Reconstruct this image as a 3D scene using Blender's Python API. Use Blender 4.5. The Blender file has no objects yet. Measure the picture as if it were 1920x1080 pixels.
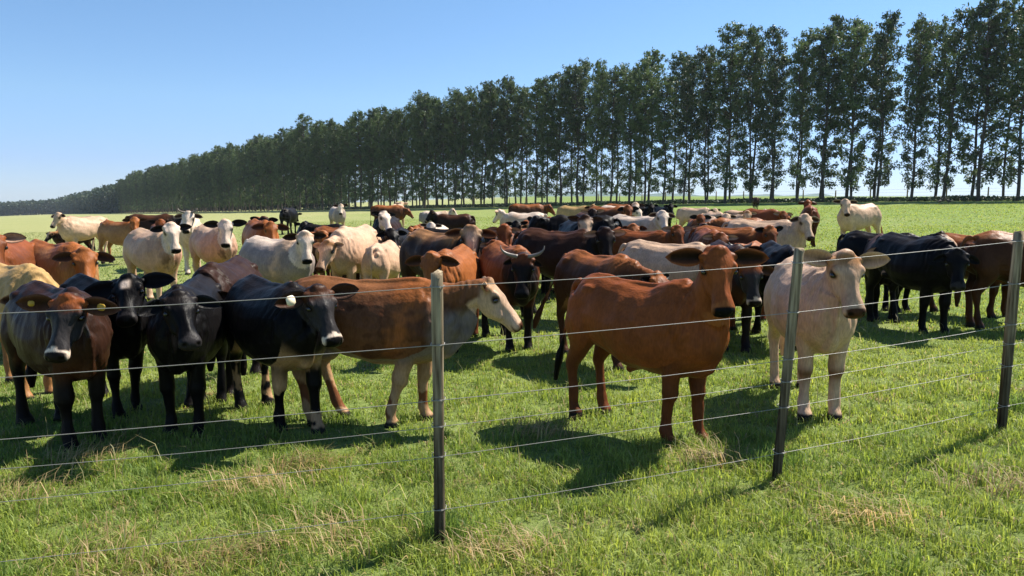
import bpy, math, random
import numpy as np
from mathutils import Vector, Matrix
R = math.radians
rng = np.random.default_rng(7)
random.seed(7)
scene = bpy.context.scene
COL = scene.collection

# ------------------------------------------------------------------ camera, sky, sun, exposure
CAM_Z = 1.7
PITCH = math.atan((540 - 368) / 1400.0)
cam_d = bpy.data.cameras.new('camera')
cam_d.sensor_width = 36.0
cam_d.lens = 36.0 * 1400 / 1920
cam_d.clip_start = 0.05
cam_d.clip_end = 9000
cam = bpy.data.objects.new('camera', cam_d)
COL.objects.link(cam)
cam.location = (0, 0, CAM_Z)
cam.rotation_euler = (R(90) - PITCH, 0, 0)
scene.camera = cam

SUN_AZ = R(58)      # clockwise from +Y towards +X : sun behind the herd, to the right
SUN_EL = R(50)
world = bpy.data.worlds.new('World')
scene.world = world
world.use_nodes = True
wn = world.node_tree
bg = wn.nodes['Background']
sky = wn.nodes.new('ShaderNodeTexSky')
sky.sky_type = 'NISHITA'
sky.sun_disc = False
sky.sun_elevation = SUN_EL
sky.sun_rotation = SUN_AZ
sky.altitude = 300
sky.air_density = 1.0
sky.dust_density = 0.0
sky.ozone_density = 2.5
tint = wn.nodes.new('ShaderNodeVectorMath')       # clear dry-season blue
tint.operation = 'MULTIPLY'
sky_dir = wn.nodes.new('ShaderNodeTexCoord')
sky_sep = wn.nodes.new('ShaderNodeSeparateXYZ')
sky_ramp = wn.nodes.new('ShaderNodeValToRGB')
for p_, c_ in ((0.0, (0.46, 0.61, 1.0)), (0.045, (0.51, 0.62, 0.97)), (0.12, (0.67, 0.78, 0.94)), (0.25, (0.71, 0.85, 0.95))):
    e_ = sky_ramp.color_ramp.elements.new(p_)
    e_.color = (*c_, 1)
sky_ramp.color_ramp.elements.remove(sky_ramp.color_ramp.elements[-1])
sky_ramp.color_ramp.elements.remove(sky_ramp.color_ramp.elements[0])
wn.links.new(sky_dir.outputs['Generated'], sky_sep.inputs[0])
wn.links.new(sky_sep.outputs[2], sky_ramp.inputs[0])
wn.links.new(sky_ramp.outputs[0], tint.inputs[1])
wn.links.new(sky.outputs[0], tint.inputs[0])
wn.links.new(tint.outputs[0], bg.inputs[0])
bg.inputs[1].default_value = 0.078

sd = bpy.data.lights.new('sun', 'SUN')
sd.energy = 4.6
sd.angle = R(0.5)
sd.color = (1.0, 0.94, 0.84)
sun = bpy.data.objects.new('sun', sd)
COL.objects.link(sun)
to_sun = Vector((math.sin(SUN_AZ) * math.cos(SUN_EL), math.cos(SUN_AZ) * math.cos(SUN_EL), math.sin(SUN_EL)))
sun.rotation_euler = to_sun.to_track_quat('Z', 'Y').to_euler()
sun.location = (30, 20, 60)

scene.view_settings.view_transform = 'Standard'
scene.view_settings.look = 'None'
scene.view_settings.exposure = 1.08
scene.view_settings.gamma = 1.0
scene.render.engine = 'CYCLES'
scene.cycles.max_bounces = 6
scene.cycles.diffuse_bounces = 3
scene.cycles.transmission_bounces = 4
scene.cycles.transparent_max_bounces = 6


# ------------------------------------------------------------------ helpers
def project(p):
    """world point -> pixel of the 1920x1080 photograph"""
    x, y, z = p[0], p[1], p[2] - CAM_Z
    c, s = math.cos(PITCH), math.sin(PITCH)
    depth = y * c - z * s
    up = y * s + z * c
    return 960 + 1400 * x / depth, 540 - 1400 * up / depth


def gz(x, y):
    x = np.asarray(x, float)
    y = np.asarray(y, float)
    left = 0.036 * x + 0.10 * (1 - np.exp(np.minimum(x, 0) / 20))
    right = 1.62 * np.tanh(0.033 * np.maximum(x, 0) / 1.62)
    z = np.where(x < 0, left, right)
    z = z + 0.025 * np.sin(x * 0.9 + 1.3 * np.sin(y * 0.31)) * np.sin(y * 0.7 + 0.6) * np.exp(-(y / 40.0) ** 2)
    return z


def hnoise(x, y, sc, seed=0, octaves=3):
    """smooth pseudo noise in -1..1 from summed sines"""
    r = np.random.default_rng(seed)
    out = np.zeros_like(np.asarray(x, float))
    amp, tot = 1.0, 0.0
    f = 1.0 / sc
    for o in range(octaves):
        acc = 0
        for k in range(4):
            a = r.uniform(0, 2 * math.pi)
            ph = r.uniform(0, 2 * math.pi)
            ff = f * r.uniform(0.7, 1.4) * 2 * math.pi
            w = r.uniform(0, 6)
            acc = acc + np.sin((x * math.cos(a) + y * math.sin(a)) * ff + ph + 1.1 * np.sin((x * math.sin(a + 1) - y * math.cos(a + 1)) * ff * 0.6 + w))
        out += amp * acc / 2.6
        tot += amp
        amp *= 0.55
        f *= 2.1
    return np.clip(out / tot, -1, 1)


def noise3(V, sc, seed):
    r = np.random.default_rng(seed)
    out = 0
    f = 2 * math.pi / sc
    for k in range(7):
        d = r.normal(size=3)
        d /= np.linalg.norm(d)
        e = r.normal(size=3)
        e /= np.linalg.norm(e)
        out = out + np.sin(V @ d * f * r.uniform(0.7, 1.5) + r.uniform(0, 6) + 1.2 * np.sin(V @ e * f * 0.7 + r.uniform(0, 6)))
    return out / 3.2


def sstep(a, b, x):
    t = np.clip((x - a) / (b - a), 0, 1)
    return t * t * (3 - 2 * t)


def mesh_np(name, V, quads=None, tris=None, mats=None, smooth=False, mat_idx=None, colors=None, cname='coat'):
    me = bpy.data.meshes.new(name)
    V = np.asarray(V, np.float32)
    nq = 0 if quads is None else len(quads)
    nt = 0 if tris is None else len(tris)
    loops = []
    if nq:
        loops.append(np.asarray(quads, np.int32).ravel())
    if nt:
        loops.append(np.asarray(tris, np.int32).ravel())
    L = np.concatenate(loops)
    me.vertices.add(len(V))
    me.vertices.foreach_set('co', V.ravel())
    me.loops.add(len(L))
    me.loops.foreach_set('vertex_index', L)
    me.polygons.add(nq + nt)
    st = np.concatenate([np.arange(nq) * 4, nq * 4 + np.arange(nt) * 3]).astype(np.int32)
    tt = np.concatenate([np.full(nq, 4), np.full(nt, 3)]).astype(np.int32)
    me.polygons.foreach_set('loop_start', st)
    me.polygons.foreach_set('loop_total', tt)
    if smooth:
        me.polygons.foreach_set('use_smooth', np.ones(nq + nt, bool))
    if mats:
        for m in mats:
            me.materials.append(m)
    if mat_idx is not None:
        me.polygons.foreach_set('material_index', np.asarray(mat_idx, np.int32))
    if colors is not None:
        ca = me.color_attributes.new(cname, 'FLOAT_COLOR', 'POINT')
        c4 = np.ones((len(V), 4), np.float32)
        c4[:, :3] = colors
        ca.data.foreach_set('color', c4.ravel())
    me.update(calc_edges=True)
    return me


def link(name, me, parent=None, loc=None, rotz=None):
    o = bpy.data.objects.new(name, me)
    COL.objects.link(o)
    if loc is not None:
        o.location = loc
    if rotz is not None:
        o.rotation_euler = (0, 0, rotz)
    if parent is not None:
        o.parent = parent
    return o


def tag(o, label=None, cat=None, group=None, kind=None):
    if label:
        o['label'] = label
    if cat:
        o['category'] = cat
    if group:
        o['group'] = group
    if kind:
        o['kind'] = kind
    return o


def catmull(P, n):
    """P: (k, m) control rows -> interpolated rows"""
    P = np.asarray(P, float)
    out = []
    k = len(P)
    for i in range(k - 1):
        p0 = P[max(i - 1, 0)]
        p1 = P[i]
        p2 = P[i + 1]
        p3 = P[min(i + 2, k - 1)]
        for t in np.arange(n) / n:
            out.append(0.5 * ((2 * p1) + (-p0 + p2) * t + (2 * p0 - 5 * p1 + 4 * p2 - p3) * t * t + (-p0 + 3 * p1 - 3 * p2 + p3) * t ** 3))
    out.append(P[-1])
    return np.array(out)


def tube(rows, sides, n=16, sub=3, egg=0.0):
    """rows: (x,y,z,r_inplane,r_side); sides: unit side vector (3,) or list per row. closed loft"""
    rows = np.asarray(rows, float)
    S = np.asarray(sides, float)
    if S.ndim == 1:
        S = np.tile(S, (len(rows), 1))
    full = catmull(np.hstack([rows, S]), sub)
    P = full[:, :3]
    ra = np.maximum(full[:, 3], 0.0006)
    rs = np.maximum(full[:, 4], 0.0006)
    S = full[:, 5:8]
    T = np.gradient(P, axis=0)
    T /= np.linalg.norm(T, axis=1)[:, None] + 1e-9
    S = S - (S * T).sum(1)[:, None] * T
    S /= np.linalg.norm(S, axis=1)[:, None] + 1e-9
    U = np.cross(T, S)
    a = np.linspace(0, 2 * math.pi, n, endpoint=False)
    ca, sa = np.cos(a), np.sin(a)
    ws = rs[:, None] * ca[None] * (1 - egg * sa[None])
    V = P[:, None, :] + S[:, None, :] * ws[..., None] + U[:, None, :] * (ra[:, None] * sa[None])[..., None]
    m = len(P)
    V = V.reshape(-1, 3)
    idx = np.arange(m * n).reshape(m, n)
    q = np.stack([idx[:-1], np.roll(idx[:-1], -1, 1), np.roll(idx[1:], -1, 1), idx[1:]], -1).reshape(-1, 4)
    V = np.vstack([V, P[0] - T[0] * ra[0] * 0.3, P[-1] + T[-1] * ra[-1] * 0.3])
    c0, c1 = m * n, m * n + 1
    t0 = np.stack([np.full(n, c0), np.roll(idx[0], -1), idx[0]], -1)
    t1 = np.stack([np.full(n, c1), idx[-1], np.roll(idx[-1], -1)], -1)
    return V, q, np.vstack([t0, t1])


def ball(c, r, n=10):
    rows = []
    for k in range(7):
        a = -math.pi / 2 + math.pi * k / 6
        rr = max(math.cos(a), 0.08)
        rows.append((c[0] + r[0] * math.sin(a), c[1], c[2], r[2] * rr, r[1] * rr))
    return tube(rows, (0, 1, 0), n, 1)


def merge(parts):
    Vs, Qs, Ts, o = [], [], [], 0
    for V, q, t in parts:
        Vs.append(V)
        if q is not None and len(q):
            Qs.append(q + o)
        if t is not None and len(t):
            Ts.append(t + o)
        o += len(V)
    return np.vstack(Vs), (np.vstack(Qs) if Qs else None), (np.vstack(Ts) if Ts else None)


# ------------------------------------------------------------------ materials
def new_mat(name):
    m = bpy.data.materials.new(name)
    m.use_nodes = True
    nt = m.node_tree
    b = nt.nodes['Principled BSDF']
    return m, nt, b


def node(nt, t, **kw):
    n = nt.nodes.new(t)
    for k, v in kw.items():
        setattr(n, k, v)
    return n


def mat_coat():
    m, nt, b = new_mat('cattle_coat')
    at = node(nt, 'ShaderNodeAttribute', attribute_name='coat')
    tc = node(nt, 'ShaderNodeTexCoord')
    mp = node(nt, 'ShaderNodeMapping')
    mp.inputs['Scale'].default_value = (0.6, 1, 0.45)
    nt.links.new(tc.outputs['Object'], mp.inputs[0])
    n1 = node(nt, 'ShaderNodeTexNoise')
    n1.inputs['Scale'].default_value = 9
    n1.inputs['Detail'].default_value = 5
    nt.links.new(mp.outputs[0], n1.inputs['Vector'])
    r1 = node(nt, 'ShaderNodeMapRange')
    r1.inputs[1].default_value = 0.3
    r1.inputs[2].default_value = 0.7
    r1.inputs[3].default_value = 0.86
    r1.inputs[4].default_value = 1.13
    nt.links.new(n1.outputs['Fac'], r1.inputs[0])
    # hair streaks and a little dried dirt
    mp2 = node(nt, 'ShaderNodeMapping')
    mp2.inputs['Scale'].default_value = (1.0, 1, 0.25)
    nt.links.new(tc.outputs['Object'], mp2.inputs[0])
    n3 = node(nt, 'ShaderNodeTexNoise')
    n3.inputs['Scale'].default_value = 75
    n3.inputs['Detail'].default_value = 4
    nt.links.new(mp2.outputs[0], n3.inputs['Vector'])
    r3 = node(nt, 'ShaderNodeMapRange')
    r3.inputs[1].default_value = 0.3
    r3.inputs[2].default_value = 0.7
    r3.inputs[3].default_value = 0.82
    r3.inputs[4].default_value = 1.18
    nt.links.new(n3.outputs['Fac'], r3.inputs[0])
    mm = node(nt, 'ShaderNodeMath', operation='MULTIPLY')
    nt.links.new(r1.outputs[0], mm.inputs[0])
    nt.links.new(r3.outputs[0], mm.inputs[1])
    mx = node(nt, 'ShaderNodeVectorMath', operation='SCALE')
    nt.links.new(at.outputs['Color'], mx.inputs[0])
    nt.links.new(mm.outputs[0], mx.inputs['Scale'])
    nt.links.new(mx.outputs[0], b.inputs['Base Color'])
    n2 = node(nt, 'ShaderNodeTexNoise')
    n2.inputs['Scale'].default_value = 60
    n2.inputs['Detail'].default_value = 3
    nt.links.new(mp.outputs[0], n2.inputs['Vector'])
    ad = node(nt, 'ShaderNodeMath', operation='MULTIPLY_ADD')
    nt.links.new(n1.outputs['Fac'], ad.inputs[0])
    ad.inputs[1].default_value = 4.0
    nt.links.new(n2.outputs['Fac'], ad.inputs[2])
    bp = node(nt, 'ShaderNodeBump')
    bp.inputs['Strength'].default_value = 0.5
    bp.inputs['Distance'].default_value = 0.006
    nt.links.new(ad.outputs[0], bp.inputs['Height'])
    nt.links.new(bp.outputs[0], b.inputs['Normal'])
    b.inputs['Roughness'].default_value = 0.46
    b.inputs['Specular IOR Level'].default_value = 0.08
    b.inputs['Sheen Weight'].default_value = 0.0
    b.inputs['Sheen Roughness'].default_value = 0.4
    return m


def mat_simple(name, col, rough=0.6, spec=0.4):
    m, nt, b = new_mat(name)
    tc = node(nt, 'ShaderNodeTexCoord')
    n1 = node(nt, 'ShaderNodeTexNoise')
    n1.inputs['Scale'].default_value = 25
    nt.links.new(tc.outputs['Object'], n1.inputs['Vector'])
    r1 = node(nt, 'ShaderNodeMapRange')
    r1.inputs[3].default_value = 0.75
    r1.inputs[4].default_value = 1.25
    nt.links.new(n1.outputs['Fac'], r1.inputs[0])
    mx = node(nt, 'ShaderNodeVectorMath', operation='SCALE')
    mx.inputs[0].default_value = col
    nt.links.new(r1.outputs[0], mx.inputs['Scale'])
    nt.links.new(mx.outputs[0], b.inputs['Base Color'])
    b.inputs['Roughness'].default_value = rough
    b.inputs['Specular IOR Level'].default_value = spec
    return m


def mat_blade():
    m, nt, b = new_mat('grass_blade')
    at = node(nt, 'ShaderNodeAttribute', attribute_name='gcol')
    nt.links.new(at.outputs['Color'], b.inputs['Base Color'])
    b.inputs['Roughness'].default_value = 0.5
    b.inputs['Specular IOR Level'].default_value = 0.25
    tr = node(nt, 'ShaderNodeBsdfTranslucent')
    hs = node(nt, 'ShaderNodeHueSaturation')
    hs.inputs['Saturation'].default_value = 1.1
    hs.inputs['Value'].default_value = 1.5
    hs.inputs['Hue'].default_value = 0.49
    nt.links.new(at.outputs['Color'], hs.inputs['Color'])
    nt.links.new(hs.outputs[0], tr.inputs['Color'])
    ms = node(nt, 'ShaderNodeMixShader')
    ms.inputs[0].default_value = 0.42
    nt.links.new(b.outputs[0], ms.inputs[1])
    nt.links.new(tr.outputs[0], ms.inputs[2])
    nt.links.new(ms.outputs[0], nt.nodes['Material Output'].inputs[0])
    return m


def mat_leaf(name, c1, c2, transl=0.3):
    m, nt, b = new_mat(name)
    tc = node(nt, 'ShaderNodeTexCoord')
    oi = node(nt, 'ShaderNodeObjectInfo')
    n1 = node(nt, 'ShaderNodeTexNoise')
    n1.inputs['Scale'].default_value = 0.9
    n1.inputs['Detail'].default_value = 4
    nt.links.new(tc.outputs['Object'], n1.inputs['Vector'])
    ad = node(nt, 'ShaderNodeMath', operation='MULTIPLY_ADD')
    ad.inputs[1].default_value = 0.25
    nt.links.new(oi.outputs['Random'], ad.inputs[0])
    nt.links.new(n1.outputs['Fac'], ad.inputs[2])
    r = node(nt, 'ShaderNodeValToRGB')
    r.color_ramp.elements[0].position = 0.38
    r.color_ramp.elements[0].color = (*c1, 1)
    r.color_ramp.elements[1].position = 0.85
    r.color_ramp.elements[1].color = (*c2, 1)
    nt.links.new(ad.outputs[0], r.inputs[0])
    nt.links.new(r.outputs[0], b.inputs['Base Color'])
    b.inputs['Roughness'].default_value = 0.5
    b.inputs['Specular IOR Level'].default_value = 0.3
    tr = node(nt, 'ShaderNodeBsdfTranslucent')
    nt.links.new(r.outputs[0], tr.inputs['Color'])
    ms = node(nt, 'ShaderNodeMixShader')
    ms.inputs[0].default_value = transl
    nt.links.new(b.outputs[0], ms.inputs[1])
    nt.links.new(tr.outputs[0], ms.inputs[2])
    nt.links.new(ms.outputs[0], nt.nodes['Material Output'].inputs[0])
    return m


def mat_ground():
    m, nt, b = new_mat('pasture_turf')
    tc = node(nt, 'ShaderNodeTexCoord')

    def noise(scale, detail=5, rough=0.6):
        n = node(nt, 'ShaderNodeTexNoise')
        n.inputs['Scale'].default_value = scale
        n.inputs['Detail'].default_value = detail
        n.inputs['Roughness'].default_value = rough
        nt.links.new(tc.outputs['Object'], n.inputs['Vector'])
        return n

    def ramp(src, stops):
        r = node(nt, 'ShaderNodeValToRGB')
        els = r.color_ramp.elements
        els[0].position, els[0].color = stops[0][0], (*stops[0][1], 1)
        els[1].position, els[1].color = stops[-1][0], (*stops[-1][1], 1)
        for p, c in stops[1:-1]:
            e = els.new(p)
            e.color = (*c, 1)
        nt.links.new(src, r.inputs[0])
        return r
    nf = noise(7.0, 8, 0.75)
    nm = noise(0.35, 5, 0.6)
    nl = noise(0.035, 4, 0.55)
    ra = ramp(nf.outputs['Fac'], [(0.30, (0.075, 0.115, 0.022)), (0.55, (0.175, 0.245, 0.055)), (0.75, (0.29, 0.35, 0.11))])
    rb = ramp(nf.outputs['Fac'], [(0.30, (0.16, 0.17, 0.065)), (0.55, (0.32, 0.325, 0.135)), (0.75, (0.43, 0.42, 0.20))])
    # drier sward towards the left of the paddock
    sep = node(nt, 'ShaderNodeSeparateXYZ')
    nt.links.new(tc.outputs['Object'], sep.inputs[0])
    mr = node(nt, 'ShaderNodeMapRange')
    mr.inputs[1].default_value = 12
    mr.inputs[2].default_value = -30
    mr.inputs[3].default_value = -0.12
    mr.inputs[4].default_value = 0.42
    nt.links.new(sep.outputs[0], mr.inputs[0])
    a1 = node(nt, 'ShaderNodeMath', operation='MULTIPLY_ADD')
    a1.inputs[1].default_value = 0.7
    nt.links.new(nm.outputs['Fac'], a1.inputs[0])
    nt.links.new(mr.outputs[0], a1.inputs[2])
    a2 = node(nt, 'ShaderNodeMath', operation='MULTIPLY_ADD')
    a2.inputs[1].default_value = 0.8
    nt.links.new(nl.outputs['Fac'], a2.inputs[0])
    nt.links.new(a1.outputs[0], a2.inputs[2])
    r2 = node(nt, 'ShaderNodeMapRange')
    r2.inputs[1].default_value = 0.6
    r2.inputs[2].default_value = 1.15
    nt.links.new(a2.outputs[0], r2.inputs[0])
    mx = node(nt, 'ShaderNodeMixRGB')
    nt.links.new(r2.outputs[0], mx.inputs[0])
    nt.links.new(ra.outputs[0], mx.inputs[1])
    nt.links.new(rb.outputs[0], mx.inputs[2])
    nt.links.new(mx.outputs[0], b.inputs['Base Color'])
    bp = node(nt, 'ShaderNodeBump')
    bp.inputs['Strength'].default_value = 0.8
    bp.inputs['Distance'].default_value = 0.08
    nt.links.new(nf.outputs['Fac'], bp.inputs['Height'])
    nt.links.new(bp.outputs[0], b.inputs['Normal'])
    b.inputs['Roughness'].default_value = 0.9
    b.inputs['Specular IOR Level'].default_value = 0.1
    return m


def mat_wood():
    m, nt, b = new_mat('weathered_post_wood')
    tc = node(nt, 'ShaderNodeTexCoord')
    mp = node(nt, 'ShaderNodeMapping')
    mp.inputs['Scale'].default_value = (60, 60, 3.0)
    nt.links.new(tc.outputs['Object'], mp.inputs[0])
    n1 = node(nt, 'ShaderNodeTexNoise')
    n1.inputs['Scale'].default_value = 1
    n1.inputs['Detail'].default_value = 6
    nt.links.new(mp.outputs[0], n1.inputs['Vector'])
    n2 = node(nt, 'ShaderNodeTexNoise')
    n2.inputs['Scale'].default_value = 5
    n2.inputs['Detail'].default_value = 4
    nt.links.new(tc.outputs['Object'], n2.inputs['Vector'])
    r = node(nt, 'ShaderNodeValToRGB')
    r.color_ramp.elements[0].position = 0.32
    r.color_ramp.elements[0].color = (0.055, 0.036, 0.020, 1)
    r.color_ramp.elements[1].position = 0.72
    r.color_ramp.elements[1].color = (0.42, 0.34, 0.225, 1)
    nt.links.new(n1.outputs['Fac'], r.inputs[0])
    # paler wood at the top, darker lower down, boundary broken by noise
    sep = node(nt, 'ShaderNodeSeparateXYZ')
    nt.links.new(tc.outputs['Object'], sep.inputs[0])
    ad = node(nt, 'ShaderNodeMath', operation='MULTIPLY_ADD')
    ad.inputs[1].default_value = 0.5
    nt.links.new(n2.outputs['Fac'], ad.inputs[0])
    nt.links.new(sep.outputs[2], ad.inputs[2])
    mr = node(nt, 'ShaderNodeMapRange')
    mr.inputs[1].default_value = 0.55
    mr.inputs[2].default_value = 1.25
    mr.inputs[3].default_value = 0.32
    mr.inputs[4].default_value = 1.15
    nt.links.new(ad.outputs[0], mr.inputs[0])
    mx = node(nt, 'ShaderNodeVectorMath', operation='SCALE')
    nt.links.new(r.outputs[0], mx.inputs[0])
    nt.links.new(mr.outputs[0], mx.inputs['Scale'])
    nt.links.new(mx.outputs[0], b.inputs['Base Color'])
    bp = node(nt, 'ShaderNodeBump')
    bp.inputs['Strength'].default_value = 0.9
    bp.inputs['Distance'].default_value = 0.004
    nt.links.new(n1.outputs['Fac'], bp.inputs['Height'])
    nt.links.new(bp.outputs[0], b.inputs['Normal'])
    b.inputs['Roughness'].default_value = 0.95
    b.inputs['Specular IOR Level'].default_value = 0.08
    return m


M_COAT = mat_coat()
M_EYE = mat_simple('eye_gloss', (0.008, 0.006, 0.005), 0.08, 0.8)
M_HORN = mat_simple('horn_keratin', (0.20, 0.165, 0.13), 0.4)
M_TAG_Y = mat_simple('yellow_tag_plastic', (0.42, 0.25, 0.02), 0.4)
M_TAG_W = mat_simple('pale_tag_plastic', (0.85, 0.72, 0.5), 0.4)
M_BLADE = mat_blade()
M_GROUND = mat_ground()
M_WOOD = mat_wood()
M_WIRE, _nt, _b = new_mat('galvanised_wire')
_b.inputs['Base Color'].default_value = (0.30, 0.28, 0.25, 1)
_b.inputs['Metallic'].default_value = 0.1
_b.inputs['Roughness'].default_value = 0.45
M_BARK = mat_simple('eucalyptus_bark', (0.085, 0.07, 0.055), 0.9, 0.2)
M_LEAF = mat_leaf('eucalyptus_leaf', (0.034, 0.054, 0.026), (0.14, 0.20, 0.065), 0.34)
M_FARLEAF = mat_leaf('far_wood_leaf', (0.02, 0.04, 0.018), (0.05, 0.08, 0.035), 0.2)

# ------------------------------------------------------------------ ground
def build_ground():
    n = 260
    u = np.linspace(-1, 1, n)
    gx = 30 * u + 3970 * np.sign(u) * np.abs(u) ** 6
    v = np.linspace(0, 1, n)
    gy = -25 + 60 * v + 60 * v ** 2 + 4200 * v ** 7
    X, Y = np.meshgrid(gx, gy)
    Z = gz(X, Y)
    V = np.stack([X, Y, Z], -1).reshape(-1, 3)
    idx = np.arange(n * n).reshape(n, n)
    q = np.stack([idx[:-1, :-1], idx[:-1, 1:], idx[1:, 1:], idx[1:, :-1]], -1).reshape(-1, 4)
    o = link('pasture_ground', mesh_np('pasture_ground', V, q, mats=[M_GROUND], smooth=True))
    tag(o, kind='structure')
build_ground()


def build_hills():
    xs = np.linspace(-500, 900, 90)
    y0 = 2200
    hgt = 9 + 5 * np.sin(xs / 140.0) + 3 * np.sin(xs / 37.0 + 1) + 1.5 * np.sin(xs / 13.0)
    rows = []
    for dy, f in ((-160, -0.6), (-60, 0.6), (0, 1.0), (90, 0.7), (220, -0.6)):
        rows.append(np.stack([xs, np.full_like(xs, y0 + dy), gz(xs, y0 + dy) * 0 + np.maximum(hgt * f, -8)], -1))
    V = np.stack(rows).reshape(-1, 3)
    idx = np.arange(len(V)).reshape(5, 90)
    q = np.stack([idx[:-1, :-1], idx[:-1, 1:], idx[1:, 1:], idx[1:, :-1]], -1).reshape(-1, 4)
    m = mat_simple('far_hill_cover', (0.10, 0.15, 0.13), 0.95, 0.05)
    tag(link('hills', mesh_np('hills', V, q, mats=[m], smooth=True)), kind='structure')
build_hills()


def blade_mesh(name, X, Y, H, W, lean, az, col, mat):
    """every blade: 5 verts (2 base, 2 mid, tip)"""
    n = len(X)
    Z = gz(X, Y) - 0.01
    ca, sa = np.cos(az), np.sin(az)
    # side vector mostly perpendicular to lean azimuth
    sx, sy = -sa, ca
    hm = 0.55 * H
    mx = X + ca * lean * hm * 0.45
    my = Y + sa * lean * hm * 0.45
    tx = X + ca * lean * H
    ty = Y + sa * lean * H
    tz = Z + H * np.sqrt(np.maximum(1 - 0.55 * np.minimum(lean, 1.25) ** 2, 0.1))
    mz = Z + hm
    V = np.empty((n, 5, 3), np.float32)
    w = W / 2
    V[:, 0] = np.stack([X - sx * w, Y - sy * w, Z], -1)
    V[:, 1] = np.stack([X + sx * w, Y + sy * w, Z], -1)
    V[:, 2] = np.stack([mx - sx * w * .8, my - sy * w * .8, mz], -1)
    V[:, 3] = np.stack([mx + sx * w * .8, my + sy * w * .8, mz], -1)
    V[:, 4] = np.stack([tx, ty, tz], -1)
    b = (np.arange(n) * 5)[:, None]
    quads = b + np.array([[0, 1, 3, 2]])
    tris = b + np.array([[2, 3, 4]])
    C = np.repeat(col[:, None, :], 5, 1)
    return mesh_np(name, V.reshape(-1, 3), quads, tris, mats=[mat], smooth=True, colors=C.reshape(-1, 3), cname='gcol')


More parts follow.
